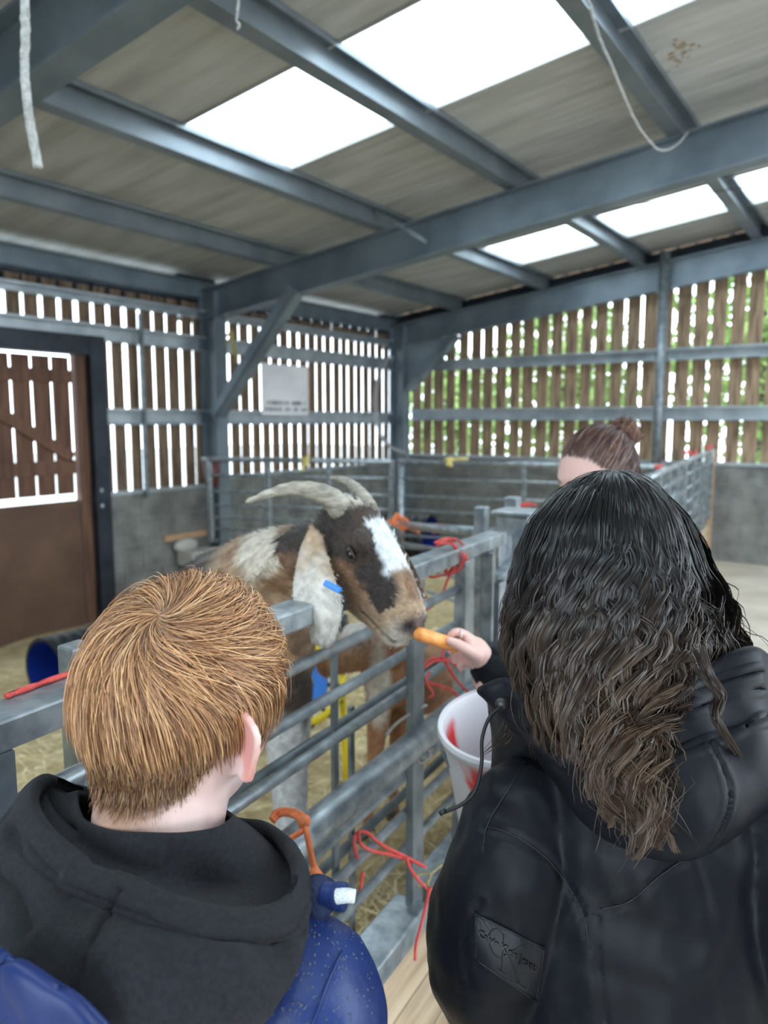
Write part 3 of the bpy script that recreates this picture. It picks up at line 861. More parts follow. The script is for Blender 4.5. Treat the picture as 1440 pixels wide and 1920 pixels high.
def fur_on(me, parent, count, length, flow, keep, seed=5, width=.0011, colkey='pelt'):
    """short hairs rooted on the skin, lying along the flow, coloured like the pelt under them"""
    r_ = np.random.default_rng(seed)
    V, Nn = coords(me), normals(me)
    C = np.empty(len(V) * 4); me.color_attributes[colkey].data.foreach_get('color', C); C = C.reshape(-1, 4)
    idx = np.nonzero(keep(V, Nn))[0]
    idx = r_.choice(idx, count)
    P, n_ = V[idx] + r_.normal(0, .0022, (count, 3)), Nn[idx]
    f = flow(V[idx]) + r_.normal(0, .28, (count, 3))
    f -= n_ * np.sum(f * n_, 1)[:, None]
    f /= np.linalg.norm(f, axis=1)[:, None] + 1e-9
    L = (length(V[idx]) * r_.uniform(.6, 1.3, count))[:, None]
    s = np.cross(f, n_) * width
    p1 = P + f * L * .5 + n_ * L * .22
    p2 = P + f * L + n_ * L * .30
    VV = np.stack([P - s, P + s, p1 + s * .8, p1 - s * .8, p2], 1).reshape(-1, 3)
    F = []
    for i in range(count):
        b = 5 * i
        F += [(b, b + 1, b + 2, b + 3), (b + 3, b + 2, b + 4)]
    mbf = MB().add(VV, F)
    m2 = mbf.mesh('fur')
    cc = C[idx].copy(); cc[:, :3] *= r_.uniform(.8, 1.25, (count, 1))
    set_colors(m2, np.repeat(cc, 5, 0))
    shade(m2)
    return link('fur', m2, FUR, parent, kind='stuff')

def mix(c1, c2, t):
    t = np.clip(np.asarray(t), 0, 1)[:, None]
    return np.asarray(c1) * (1 - t) + np.asarray(c2) * t
def sst(x, a, b):
    t = np.clip((x - a) / (b - a), 0, 1)
    return t * t * (3 - 2 * t)

BROWN, DARK, WHITE, TAN, CREAMY = (.25, .135, .07), (.028, .019, .015), (.66, .66, .66), (.42, .29, .18), (.58, .52, .43)

# ---- the big goat over the gate
gL = .238
gO = pt(668, 976, 1.385)
ga = unit(camvec(.49, .78, .39))
gd = camvec(.60, -.46, .60); gd = unit(gd - ga * np.dot(gd, ga))
gl = np.cross(ga, gd)
if np.dot(gl, camvec(-1, 0, .5)) < 0:
    gl = -gl                                # the goat's near side
mb = MB()
goat_head(mb, gO, ga, gd, gl, gL)
limb(mb, pts([(640, 1030, 1.42), (575, 1052, 1.50), (500, 1085, 1.64), (430, 1140, 1.86)]), [.062, .078, .105, .15])
limb(mb, pts([(620, 1085, 1.46), (560, 1120, 1.53), (510, 1170, 1.66)]), [.045, .065, .11])
limb(mb, pts([(470, 1195, 1.76), (420, 1195, 1.95), (330, 1210, 2.25), (265, 1225, 2.6)]), [.125, .165, .185, .16], 20)
limb(mb, pts([(520, 1235, 1.66), (470, 1270, 1.80), (400, 1290, 2.05)]), [.085, .115, .13])
def foot(u, v, Z, h=0.0):
    p = pt(u, v, Z); p[2] = bed(p[0], p[1]) + h; return p
def leg(mb, top, knee, ft, r):
    limb(mb, np.array([top, (np.array(top) + knee) / 2 , knee, (np.array(knee) + ft) / 2 + (0, 0, 0), np.array(ft) + (0, 0, .07), np.array(ft) + (0, 0, .035)]), [r, r * .72, r * .5, r * .34, r * .42, r * .46])
f1 = pt(557, 1495, 1.63); f1[2] = .38
f2 = f1 + RIGHT * -.19 + FWD * .03
leg(mb, pt(535, 1290, 1.66), np.array([f1[0], f1[1], .68]) + RIGHT * -.012, f1, .062)
leg(mb, pt(535, 1290, 1.66) + RIGHT * -.17 + FWD * .04, np.array([f2[0], f2[1], .68]), f2, .062)
rear = pt(290, 1260, 2.5)
for sx_ in (-.09, .09):
    q = rear + RIGHT * sx_ + FWD * sx_ * .5
    b_ = bed(q[0], q[1])
    hock = np.array([q[0], q[1], b_ + .27]) + (_F - RIGHT * .35) * .12
    ft = np.array([q[0], q[1], b_ + .02]) + (_F - RIGHT * .35) * .09
    limb(mb, np.array([q, q + (0, 0, -.2) - _F * .05, hock, ft + (0, 0, .07), ft + (0, 0, .03)]), [.12, .075, .032, .026, .03])
limb(mb, np.array([pt(262, 1190, 2.68), pt(252, 1175, 2.78), pt(246, 1195, 2.84)]), [.03, .025, .012])
gm = remeshed(mb, .0052, 6, keep=.6)
V = coords(gm)
# nostril and mouth dents, eye sockets
q = V - gO
s_, l_, d_ = q @ ga / gL, q @ gl / gL, q @ gd / gL
inh = (s_ > -.35) & (np.abs(l_) < .4) & (d_ < .35) & (d_ > -.68)
for sg_ in (-1, 1):
    w = np.exp(-(((s_ - .945) / .035) ** 2 + ((l_ - sg_ * .075) / .03) ** 2 + ((d_ + .03) / .045) ** 2)) * inh
    V = V - ga * (w * .009)[:, None] - gl * (w * sg_ * .004)[:, None]
mouthd = -.20 - .12 * (1 - s_) / .4
w = np.exp(-((d_ - mouthd) / .014) ** 2) * (s_ > .62) * inh
V = V - gl * (np.sign(l_) * w * .004)[:, None] - ga * (w * .002)[:, None]
set_coords(gm, V)
nz = wob(V, 26, 3.0); nz2 = wob(V, 70, 9.0)
sj, lj, dj = s_ + nz * .03 + nz2 * .015, l_ + nz * .025 + nz2 * .012, d_ + nz * .02
C = np.tile(BROWN, (len(V), 1)).astype(float)
C = mix(BROWN, TAN, np.clip(.4 + nz * 1.2, 0, 1))
hgt = V[:, 2]
# neck: pale patch on the upper neck, brown lower, black mane line
npos = (V - pt(505, 1030, 1.62))
pale = np.exp(-((npos @ RIGHT) / .07) ** 2 - ((npos @ UPV) / .065) ** 2)
nk = ~inh
C = np.where(nk[:, None], mix(C, CREAMY, sst(pale + nz * .25, .3, .75)), C)
mane = (V - pt(575, 985, 1.48))
C = np.where(nk[:, None], mix(C, DARK, np.exp(-((mane @ RIGHT) / .026) ** 2 - ((mane @ UPV) / .05) ** 2) * 1.6), C)
back = sst((V - EYE) @ RIGHT, -.335, -.425) * sst(hgt, 1.02, 1.10)
C = np.where(nk[:, None], mix(C, DARK, back), C)
C = np.where((nk & (hgt < 1.12))[:, None], mix(C, (.06, .036, .024), sst(hgt + nz * .04, 1.11, 1.02)), C)
C = np.where((nk & (hgt < 1.05))[:, None], mix(C, (.52, .51, .50), sst(hgt + nz * .05, .99, .93)), C)
# head
hc = mix(BROWN, TAN, sst(sj, .45, .8))
hc = mix(hc, (.16, .085, .045), sst(-dj, .12, .3) * sst(sj, .55, .3))
hc = mix(hc, DARK, sst(.40 - sj - .9 * np.maximum(0, -dj - .02), 0, .09))
hc = mix(hc, (.05, .03, .02), sst(.56 - sj, 0, .12) * sst(dj, .06, .12) * .9)
stripe = np.exp(-((np.abs(lj) - .175 + .05 * sj) / (.046 - .03 * np.clip(sj - .35, 0, .4))) ** 2) * (sj > .2) * (sj < .76) * (dj > -.14)
hc = mix(hc, DARK, np.clip(stripe * 1.5, 0, 1))
eyeband = np.exp(-((sj - .24) / .12) ** 2 - ((dj - .03) / .10) ** 2) * (np.abs(l_) > .12)
hc = mix(hc, (.055, .03, .018), eyeband)
lmid = lj - .015
blaze = sst(.10 + .05 * sj - np.abs(lmid), 0, .03) * sst(sj, .10, .16) * (dj > -.02)
hc = mix(hc, (.72, .75, .77), blaze * sst(sj, .62, .52))
nosep = sst(.08 - np.abs(lmid + .02), 0, .04) * sst(sj, .58, .64) * sst(sj, .86, .78) * (dj > 0)
hc = mix(hc, (.22, .12, .065), nosep)
hc = mix(hc, (.74, .76, .77), sst(.028 - np.abs(lj + .075), 0, .02) * (sj > .5) * (dj > .0) * (sj < .95))
hc = mix(hc, CREAMY, sst(sj, .80, .92) * sst(-dj, -.02, .1))
hc = mix(hc, (.13, .085, .08), sst(s_, .885, .94) * sst(d_, -.12, -.06) * sst(d_, .09, .05) * .9)
for sg_ in (-1, 1):
    hc = mix(hc, (.012, .008, .008), np.exp(-(((s_ - .945) / .05) ** 2 + ((l_ - sg_ * .075) / .038) ** 2 + ((d_ + .025) / .04) ** 2)) * 2)
hc = mix(hc, (.03, .018, .014), np.exp(-((d_ - mouthd) / .014) ** 2) * (s_ > .62) * (s_ < .98))
hc = mix(hc, CREAMY, sst(.12 - np.abs(lj), 0, .06) * sst(sj, .02, -.06) * (dj > .02))
C = np.where(inh[:, None], hc, C)
set_colors(gm, C)
goat = link('goat', gm, PELT, label='big brown, black and white horned goat leaning over the gate to eat the carrot', category='goat')

def flow(P):
    q = P - gO
    return np.where(((q @ ga) > -.05)[:, None], -ga[None, :], np.array(-RIGHT * .6 + FWD * .35 - UPV * .7)[None, :])
def flen(P):
    q = P - gO
    return np.where((q @ ga) > .02, .008, .017)
fur_on(gm, goat, 15000, flen, flow, lambda V, N: (N @ -FWD > -.25) & ((V - EYE) @ RIGHT > -.75) & (V[:, 2] > .55) & ((V - EYE) @ FWD < 2.1))

def ear(outline_l, outline_r, thick, name, parent, colf, tipfold=0):
    """a hanging ear: two edges given as places in the barn, a shallow trough between them"""
    A_, B_ = cr(pts(outline_l), 26), cr(pts(outline_r), 26)
    rings = []
    for i in range(26):
        a_, b_ = A_[i], B_[i]
        w = np.linalg.norm(b_ - a_)
        side = unit(b_ - a_)
        nrm = unit(np.cross(side, unit((A_[min(i + 1, 25)] + B_[min(i + 1, 25)] - A_[max(i - 1, 0)] - B_[max(i - 1, 0)]))))
        if np.dot(nrm, -FWD) < 0:
            nrm = -nrm
        ring = []
        for k in range(13):
            t = k / 12
            ring.append(a_ + (b_ - a_) * t + nrm * (w * .16 * math.sin(math.pi * t) + .004 * math.sin(9 * t + i * .25)))
        for k in range(12, -1, -1):
            t = k / 12
            ring.append(a_ + (b_ - a_) * t + nrm * (w * .16 * math.sin(math.pi * t) - thick * math.sin(math.pi * (.08 + .84 * t))))
        rings.append(ring)
    me = MB().ring_loft(rings).mesh(name)
    shade(me)
    P = coords(me)
    set_colors(me, colf(P))
    return link(name, me, PELT, parent)
def earcol(P):
    t = np.repeat(np.linspace(0, 1, 26), 26)
    c = mix(TAN, (.60, .57, .51), sst(t + wob(P, 40, 2) * .15, .08, .38))
    return mix(c, (.50, .42, .34), np.clip(wob(P, 90, 5) * .9, 0, .6))
e1 = ear([(583, 986, 1.385), (566, 1024, 1.365), (556, 1068, 1.335), (550, 1110, 1.31), (555, 1138, 1.295), (572, 1160, 1.29), (584, 1180, 1.285), (586, 1198, 1.285), (600, 1209, 1.285)],
         [(604, 1004, 1.36), (612, 1036, 1.335), (623, 1072, 1.31), (634, 1108, 1.29), (640, 1138, 1.28), (637, 1164, 1.275), (632, 1186, 1.275), (626, 1202, 1.28), (614, 1211, 1.285)], .010, 'ear', goat, earcol)
fur_on(e1.data, e1, 2200, lambda P: np.full(len(P), .006), lambda P: np.tile(-UPV, (len(P), 1)), lambda V, N: N @ -FWD > -.3, 8, .0009)
def earcol2(P):
    return np.tile((.20, .13, .085), (len(P), 1)) * (1 + wob(P, 60, 2) * .4)[:, None]
ear([(742, 1020, 1.42), (752, 1040, 1.43), (764, 1075, 1.44), (772, 1105, 1.45), (776, 1122, 1.45)],
    [(746, 1018, 1.39), (760, 1040, 1.38), (780, 1075, 1.37), (797, 1108, 1.36), (801, 1121, 1.36)], .008, 'ear', goat, earcol2)
# blue tag clipped through the near ear
tagp = pt(608, 1092, 1.272); tagq = pt(639, 1108, 1.262)
MB().bar(tagp, tagq, .011, .007, tuple(-FWD)).build('ear_tag', TAGM, goat, bevel=.002, label='blue plastic ear tag')

def horn(P, r0, r1, name='horn'):
    Q = cr(pts(P), 46)
    t = np.linspace(0, 1, 46)
    R_ = r0 + (r1 - r0) * t ** 1.15 + .0007 * np.sin(t * 60)
    R_[-1] *= .4
    MB().tube(Q, R_, 18, flat=.78, up=tuple(ga)).build(name, HORN, goat, smooth=True)
horn([(662, 990, 1.40), (646, 962, 1.38), (622, 936, 1.36), (590, 921, 1.345), (548, 916, 1.33), (505, 925, 1.315), (460, 942, 1.30)], .0285, .0035)
horn([(700, 985, 1.43), (692, 952, 1.44), (679, 929, 1.46), (662, 911, 1.49), (643, 900, 1.52), (622, 897, 1.56)], .0225, .006)
for sg_ in (-1, 1):
    ec = gO + ga * (.265 * gL) + gl * (sg_ * .218 * gL) + gd * (-.03 * gL)
    e_ = MB().ell(ec, (.013, .009, .010), (ga, gl, gd)).build('eye', EYE_M, goat, smooth=True)
    for k, dd in ((0, .0085), (1, -.0085)):
        path = [ec + ga * (.016 * math.cos(x)) + gd * (dd * math.sin(x)) + gl * (sg_ * .0045 * math.sin(x)) for x in np.linspace(0, math.pi, 9)]
        MB().tube(path, .0024, 6).build('eyelid', material('goat_lid', (.035, .022, .016), .6), goat, smooth=True)
for f_ in (f1, f2):
    MB().tube([f_ + (0, 0, -.01), f_ + (0, 0, .05)], [.034, .026], 12).build('hoof', HOOF, goat, smooth=True)

# ---- other goats in the pen
def simple_goat(body, neck, headO, ha, hd, L, legs, colf, label, earpts=(), voxel=.010, group=None):
    mb = MB()
    ha = unit(ha); hd = np.asarray(hd, float); hd = unit(hd - ha * np.dot(hd, ha)); hl = np.cross(ha, hd)
    goat_head(mb, headO, ha, hd, hl, L)
    limb(mb, *body, 18); limb(mb, *neck)
    for top, ft, r in legs:
        top, ft = np.asarray(top, float), np.asarray(ft, float)
        knee = top * .48 + ft * .52
        limb(mb, np.array([top, (top + knee) / 2, knee, ft + (0, 0, .07), ft + (0, 0, .02)]), [r, r * .7, r * .5, r * .38, r * .45])
    for P_, R_ in earpts:
        limb(mb, P_, R_, 10, 10)
    me = remeshed(mb, voxel, 5)
    V = coords(me)
    set_colors(me, colf(V))
    g = link('goat', me, PELT, label=label, category='goat', group=group)
    fur_on(me, g, 3500, lambda P: np.full(len(P), .02), lambda P: np.tile(-UPV - RIGHT * .3, (len(P), 1)), lambda V, N: N @ -FWD > -.2, 11, .0016)
    for top, ft, r in legs:
        MB().tube([np.asarray(ft) + (0, 0, -.012), np.asarray(ft) + (0, 0, .03)], [r * .55, r * .45], 10).build('hoof', HOOF, g, smooth=True)
    return g
RB = (.30, .125, .05)
def col_brown(V):
    c = mix(RB, (.38, .19, .09), np.clip(.5 + wob(V, 9, 1), 0, 1))
    q = V - pt(712, 1285, 2.28)
    w = np.exp(-((q @ RIGHT) / .045) ** 2 - ((q @ UPV) / .16) ** 2) * sst((V - EYE) @ FWD, 2.5, 2.3)
    c = mix(c, (.56, .50, .42), sst(w + wob(V, 14, 4) * .2, .35, .7))
    q = V - pt(665, 1180, 2.2)
    return mix(c, (.58, .55, .50), np.exp(-((q @ RIGHT) / .06) ** 2 - ((q @ UPV) / .05) ** 2))
def fz(u, v, Z):
    p = pt(u, v, Z); p[2] = bed(p[0], p[1]) + .01; return p
simple_goat((pts([(735, 1262, 2.36), (790, 1262, 2.5), (850, 1268, 2.72), (885, 1262, 2.95)]), [.10, .128, .135, .11]),
            (pts([(752, 1235, 2.36), (720, 1215, 2.30), (692, 1198, 2.25)]), [.085, .068, .05]),
            pt(690, 1180, 2.24), camvec(-.8, .45, .35), camvec(-.3, -.8, .4), .19,
            [(pt(712, 1310, 2.32), fz(690, 1410, 2.32), .046), (pt(748, 1310, 2.44), fz(738, 1380, 2.44), .044),
             (pt(855, 1310, 2.85), fz(850, 1380, 2.9), .055), (pt(880, 1310, 3.0), fz(885, 1380, 3.05), .055)],
            col_brown, 'red-brown goat with a pale chest standing behind the gate upright',
            [(pts([(690, 1178, 2.2), (682, 1192, 2.17), (676, 1206, 2.16)]), [.012, .022, .012])], group='goats in the pen')
def col_bw(V):
    return mix((.018, .018, .02), (.66, .66, .66), sst(wob(V, 5.5, 7.3) + wob(V, 16, 3) * .3, -.02, .12))
simple_goat((pts([(585, 1205, 3.3), (560, 1205, 3.5), (520, 1200, 3.8)]), [.10, .13, .12]),
            (pts([(590, 1190, 3.3), (605, 1168, 3.2), (618, 1155, 3.12)]), [.08, .065, .05]),
            pt(620, 1150, 3.1), camvec(.6, .65, .4), camvec(.3, -.6, .6), .19,
            [(pt(580, 1235, 3.3), fz(578, 1320, 3.35), .045), (pt(560, 1235, 3.4), fz(556, 1320, 3.45), .045), (pt(530, 1235, 3.75), fz(528, 1300, 3.8), .05), (pt(510, 1235, 3.8), fz(506, 1300, 3.85), .05)],
            col_bw, 'small black and white goat far behind the big goat ear', group='goats in the pen')
# ------------------------------------------------------------------ people: shared builders
SKIN = material('skin', (1, 1, 1), .48, attr='skin', sss=.25, bump=.06, bscale=500)

def frame(yaw_right, pitch_down=0.0, roll=0.0):
    """axes of a body turned yaw_right from the viewing direction: right, forward, up"""
    f = _F * math.cos(yaw_right) + RIGHT * math.sin(yaw_right)
    r = RIGHT * math.cos(yaw_right) - _F * math.sin(yaw_right)
    u = _U.copy()
    f, u = f * math.cos(pitch_down) - u * math.sin(pitch_down), u * math.cos(pitch_down) + f * math.sin(pitch_down)
    r, u = r * math.cos(roll) + u * math.sin(roll), u * math.cos(roll) - r * math.sin(roll)
    return np.array([r, f, u])

def head_local(D):
    """D unit directions (n, 3): right, forward, up -> head surface, metres, origin mid skull"""
    x, y, z = D[:, 0], D[:, 1], D[:, 2]
    X, Y, Z = .0745 * x, .097 * y, .108 * z
    t = np.clip(-z, 0, 1)
    front = sst(y, -.1, .5)
    X = X * (1 - (.05 + .20 * front) * t ** 1.6) * (1 - .05 * sst(y, .5, 1))
    Y = np.where(y < 0, Y * (1 - .24 * sst(t, .5, 1.0)), Y * (1 - .10 * t))
    Z = np.where(z < 0, Z * (1 + .16 * front), Z)
    g = lambda a, b, c, d, e, f: np.exp(-(((a - b) / c) ** 2 + ((d - e) / f) ** 2)) * (y > 0)
    Y = Y + .024 * g(x, 0, .15, z, -.24, .15) + .007 * g(x, 0, .24, z, -.56, .06) + .006 * g(x, 0, .3, z, -.68, .05) + .007 * g(x, 0, .4, z, -.86, .12)
    Y = Y - .009 * g(np.abs(x), .36, .14, z, .0, .10) + .004 * g(np.abs(x), .3, .3, z, .18, .08)
    return np.stack([X, Y, Z], 1)

def sphere_dirs(nu=64, nv=44):
    D = [(0, 0, 1)]
    for j in range(1, nv):
        th = math.pi * j / nv
        for i in range(nu):
            ph = 2 * math.pi * i / nu
            D.append((math.sin(th) * math.cos(ph), math.sin(th) * math.sin(ph), math.cos(th)))
    D.append((0, 0, -1))
    F = [(0, 1 + i, 1 + (i + 1) % nu) for i in range(nu)]
    for j in range(nv - 2):
        for i in range(nu):
            a, b = 1 + j * nu + i, 1 + j * nu + (i + 1) % nu
            F.append((a, a + nu, b + nu, b))
    L = 1 + (nv - 1) * nu
    F += [(L, L - nu + (i + 1) % nu, L - nu + i) for i in range(nu)]
    return np.array(D, float), F

def add_head(mb, c, ax, scale=1.0, ears=(1, -1), ear_out=.55):
    D, F = sphere_dirs()
    mb.add(c + (head_local(D) * scale) @ ax, F)
    for sx_ in ears:
        # outer ear: a rimmed leaf standing off the side of the head
        base = np.array([sx_ * .0705, .004, -.026])
        out = unit((sx_ * math.sin(ear_out), -math.cos(ear_out), 0))      # direction from root to rim
        upv = unit((0, -.12, 1))
        nrm = np.cross(out, upv)
        prof = [(-.004, -.030, .3), (.004, -.034, .6), (.013, -.026, .9), (.019, -.010, 1), (.026, .008, 1), (.027, .022, 1), (.019, .032, 1), (.006, .034, .9), (-.006, .028, .5)]
        edge = cr([(a, b) for a, b, _ in prof], 40)
        E3 = np.array([base + out * (a * 1.35) + upv * b for a, b in edge])
        cen = base + out * .006 + upv * .0
        rings = []
        for k, (q, off) in enumerate(((.05, 0), (.55, .0), (.85, .001), (1, .0035))):
            rings.append([cen + (e - cen) * q + nrm * off for e in E3])
        for q, off in ((1, -.0025), (.85, -.0035), (.5, -.004), (.05, -.004)):
            rings.append([cen + (e - cen) * q + nrm * off for e in E3])
        mb.ring_loft([[c + (np.asarray(p) * scale) @ ax for p in r] for r in rings])
        mb.tube([c + (p * scale) @ ax for p in E3], .0038 * scale, 8)

def strands(P0, name, mat, parent, cols, radius, sides=2, tip=.25, centre=None, twist=.45):
    """P0: (n strands, k points, 3); cols (n, k, 3) -> thin tapering tubes in one mesh"""
    n, k, _ = P0.shape
    T = np.gradient(P0, axis=1)
    T /= np.linalg.norm(T, axis=2, keepdims=True) + 1e-12
    if centre is None:
        A = np.cross(T, np.array([.31, .17, .93]))
    else:                                   # flat side faces outwards, with some twist
        out = P0 - np.asarray(centre)
        out /= np.linalg.norm(out, axis=2, keepdims=True) + 1e-12
        out = out + np.random.default_rng(3).normal(0, twist, (n, 1, 3))
        A = np.cross(T, out)
    A /= np.linalg.norm(A, axis=2, keepdims=True) + 1e-12
    B = np.cross(T, A)
    rad = np.asarray(radius)
    tp = np.ones(k); tp[-max(2, k // 4):] = np.linspace(1, tip, max(2, k // 4))
    rr = (rad[:, None] if rad.ndim else np.full((n, 1), rad)) * tp[None, :]
    V = np.stack([P0 + rr[..., None] * (A * math.cos(2 * math.pi * s / sides) + B * math.sin(2 * math.pi * s / sides)) for s in range(sides)], 2)
    V = V.reshape(-1, 3)
    base = (np.arange(n)[:, None, None] * k + np.arange(k - 1)[None, :, None]) * sides + np.arange(1 if sides == 2 else sides)[None, None, :]
    nxt = (np.arange(n)[:, None, None] * k + np.arange(k - 1)[None, :, None]) * sides + (np.arange(1 if sides == 2 else sides)[None, None, :] + 1) % sides
    Q = np.stack([base, nxt, nxt + sides, base + sides], -1).reshape(-1, 4)
    me = bpy.data.meshes.new(name)
    me.vertices.add(len(V)); me.vertices.foreach_set('co', V.ravel().astype(np.float32))
    me.loops.add(Q.size); me.loops.foreach_set('vertex_index', Q.ravel().astype(np.int32))
    me.polygons.add(len(Q))
    me.polygons.foreach_set('loop_start', np.arange(0, Q.size, 4, dtype=np.int32))
    me.update(calc_edges=True)
    shade(me)
    set_colors(me, np.repeat(cols.reshape(-1, 3), sides, 0), 'hair')
    return link(name, me, mat, parent, kind='stuff')

def hair_material(name, rough, spec, coat=0):
    m = material(name, (1, 1, 1), rough, attr='hair', spec=spec, coat=coat)
    b = m.node_tree.nodes['Principled BSDF']
    if coat:
        b.inputs['Coat Roughness'].default_value = .12
    return m
HAIR_DRY = hair_material('dry_hair', .42, .45)
HAIR_WET = hair_material('wet_hair', .34, .28, .06)

def grid_loft(rings, n_around, n_rows, closed=True):
    """rings: list of point lists (rows) -> smooth grid"""
    R_ = np.array([cr(np.asarray(r, float), n_around, closed) for r in rings])
    out = np.array([cr(R_[:, j], n_rows) for j in range(n_around)])      # around, rows
    return out.transpose(1, 0, 2)

def groove(V, N, path, width, depth, ridge=0.0):
    path = np.asarray(path)
    d = np.full(len(V), 9.0)
    for a, b in zip(path[:-1], path[1:]):
        ab = b - a
        t = np.clip(((V - a) @ ab) / (ab @ ab + 1e-12), 0, 1)
        d = np.minimum(d, np.linalg.norm(V - a - t[:, None] * ab, axis=1))
    off = -depth * np.exp(-(d / width) ** 2) + ridge * np.exp(-((d - 2.2 * width) / (1.1 * width)) ** 2)
    return V + N * off[:, None]

def crumple(me, amps, stretch=(1, 1, 1), ridged=True):
    V, N = coords(me), normals(me)
    tot = np.zeros(len(V))
    for amp, sc, seed in amps:
        w = wob(V * np.asarray(stretch), sc, seed)
        tot += amp * ((1 - 2 * np.abs(w)) if ridged else w)
    set_coords(me, V + N * tot[:, None])

def surf_path(bvh, uvs, n, lift=.0012):
    """a path drawn on a garment: where the measured directions meet the cloth"""
    out = []
    for u, v in cr(np.asarray(uvs, float), n):
        d = FWD + RIGHT * (u - 720) / FPX + UPV * (960 - v) / FPX
        hit, nn, _, _ = bvh.ray_cast(Vector(EYE), Vector(unit(d)))
        if hit is not None:
            out.append(np.array(hit) + np.array(nn) * (lift if np.dot(nn, d) < 0 else -lift))
    return np.array(out)
from mathutils.bvhtree import BVHTree
def bvh_of(me):
    return BVHTree.FromPolygons([tuple(v) for v in coords(me)], [tuple(p.vertices) for p in me.polygons])

def legs_of(mb, hip, ax, r=.075, spread=.085, foot=True):
    out = []
    for s in (-1, 1):
        h = hip + ax[0] * (s * spread)
        ft = np.array([h[0], h[1], .06])
        knee = (h + ft) / 2 + ax[1] * .015
        limb(mb, np.array([h, (h + knee) / 2, knee, (knee + ft) / 2, ft]), [r, r * .86, r * .66, r * .62, r * .45])
        out.append(ft)
    return out

def shoes(feet, ax, mat, parent):
    for ft in feet:
        m_ = MB()
        m_.ell(ft + ax[1] * .06 + (0, 0, -.015), (.045, .125, .045), np.array([ax[0], ax[1], _U]))
        m_.box(ft + ax[1] * .05 + (0, 0, -.05), (.082, .22, .02), np.array([ax[0], ax[1], _U]))
        m_.build('shoe', mat, parent, smooth=True)

# cloth
SWEAT = material('charcoal_sweatshirt', (.0125, .0132, .0160), .92, 0, (.0185, .0195, .0232), 220, .35, 900, sheen=.03, spec=.2)
NAVY = material('navy_rainproof_cloth', (.008, .018, .085), .42, 0, (.014, .032, .13), 14, .10, 60, spec=.3)
NAVY_IN = material('navy_quilted_lining', (.006, .012, .05), .8, 0, (.012, .025, .085), 200, .4, 500)
NYLON = material('black_nylon', (.0065, .0075, .010), .43, 0, (.0095, .011, .014), 20, .05, 40, spec=.11)
NYLON_SEAM = material('black_stitching', (.004, .0045, .006), .6)
JERSEY = material('black_knit', (.012, .012, .014), .8, 0, (.02, .02, .023), 80, .2, 300)
DENIM = material('dark_denim', (.02, .03, .055), .8, 0, (.03, .045, .08), 60, .2, 300)
RUBBER = material('dark_rubber', (.02, .02, .02), .6)
# ------------------------------------------------------------------ the ginger-haired boy
bc = pt(351, 1309, .69)
bx = frame(math.radians(38), math.radians(2), math.radians(-1)) 
HS = .968
bt = frame(math.radians(30))
nb = pt(300, 1590, .665)                       # base of the neck
hip = np.array([nb[0], nb[1], .80]) - bt[1] * .02
mb = MB()
add_head(mb, bc, bx, HS, ear_out=1.33)
mb.ell(bc + np.array([0, -.036, -.085]) @ bx, (.060, .046, .055), bx)
limb(mb, np.array([bc + np.array([0, -.022, -.05]) @ bx, bc + np.array([0, -.028, -.10]) @ bx, nb + (0, 0, .03), nb + (0, 0, -.05)]), [.061, .0585, .057, .062])
limb(mb, np.array([nb + (0, 0, -.12), nb + (0, 0, -.22), hip + (0, 0, .1), hip]), [.10, .115, .105, .11], 18)
sh = [nb + bt[0] * (s * .125) + (0, 0, -.075) for s in (-1, 1)]
limb(mb, np.array([sh[0] + (0, 0, -.03), nb + (0, 0, -.10), sh[1] + (0, 0, -.03)]), [.045, .05, .045])
hands = []
for s, S_ in zip((-1, 1), sh):
    el = S_ + bt[0] * (s * .03) + (0, 0, -.26) + bt[1] * .01
    wr = el + bt[1] * .13 + bt[0] * (-s * .07) + (0, 0, -.15)
    limb(mb, np.array([S_, (S_ + el) / 2, el, (el + wr) / 2, wr]), [.045, .04, .035, .031, .024])
    mb.ell(wr + bt[1] * .04, (.034, .045, .016), bt)
    for k in range(4):
        b0 = wr + bt[1] * .075 + bt[0] * ((k - 1.5) * .018)
        limb(mb, np.array([b0, b0 + bt[1] * .03 - _U * .008, b0 + bt[1] * .045 - _U * .03]), [.009, .0085, .007], 8, 8)
    b0 = wr + bt[1] * .03 + bt[0] * (-s * .03)
    limb(mb, np.array([b0, b0 + bt[1] * .03 - bt[0] * s * .012, b0 + bt[1] * .05 - bt[0] * s * .01]), [.011, .010, .008], 8, 8)
bfeet = legs_of(mb, hip, bt)
bm = remeshed(mb, .0036, 4, keep=.5)
V = coords(bm)
q = (V - bc) @ bx.T / HS                            # head-local coordinates
isH = q[:, 2] > -.16
base = np.tile((.70, .49, .44), (len(V), 1))
nz = wob(V, 30, 1.0)
base = mix(base, (.76, .57, .53), np.clip(.5 + nz, 0, 1))
earw = np.exp(-((np.abs(q[:, 0]) - .085) / .016) ** 2 - ((q[:, 2] + .024) / .05) ** 2) * (np.abs(q[:, 0]) > .0735) * (q[:, 1] < .02)
base = mix(base, (.72, .29, .25), np.clip(earw * 1.1, 0, .8))
chk = np.exp(-((np.abs(q[:, 0]) - .055) / .03) ** 2 - ((q[:, 2] + .05) / .03) ** 2) * (q[:, 1] > .03)
base = mix(base, (.72, .38, .34), chk * .5)
lipw = np.exp(-(q[:, 0] / .022) ** 2 - ((q[:, 2] + .067) / .009) ** 2) * (q[:, 1] > .07)
base = mix(base, (.55, .22, .2), lipw)

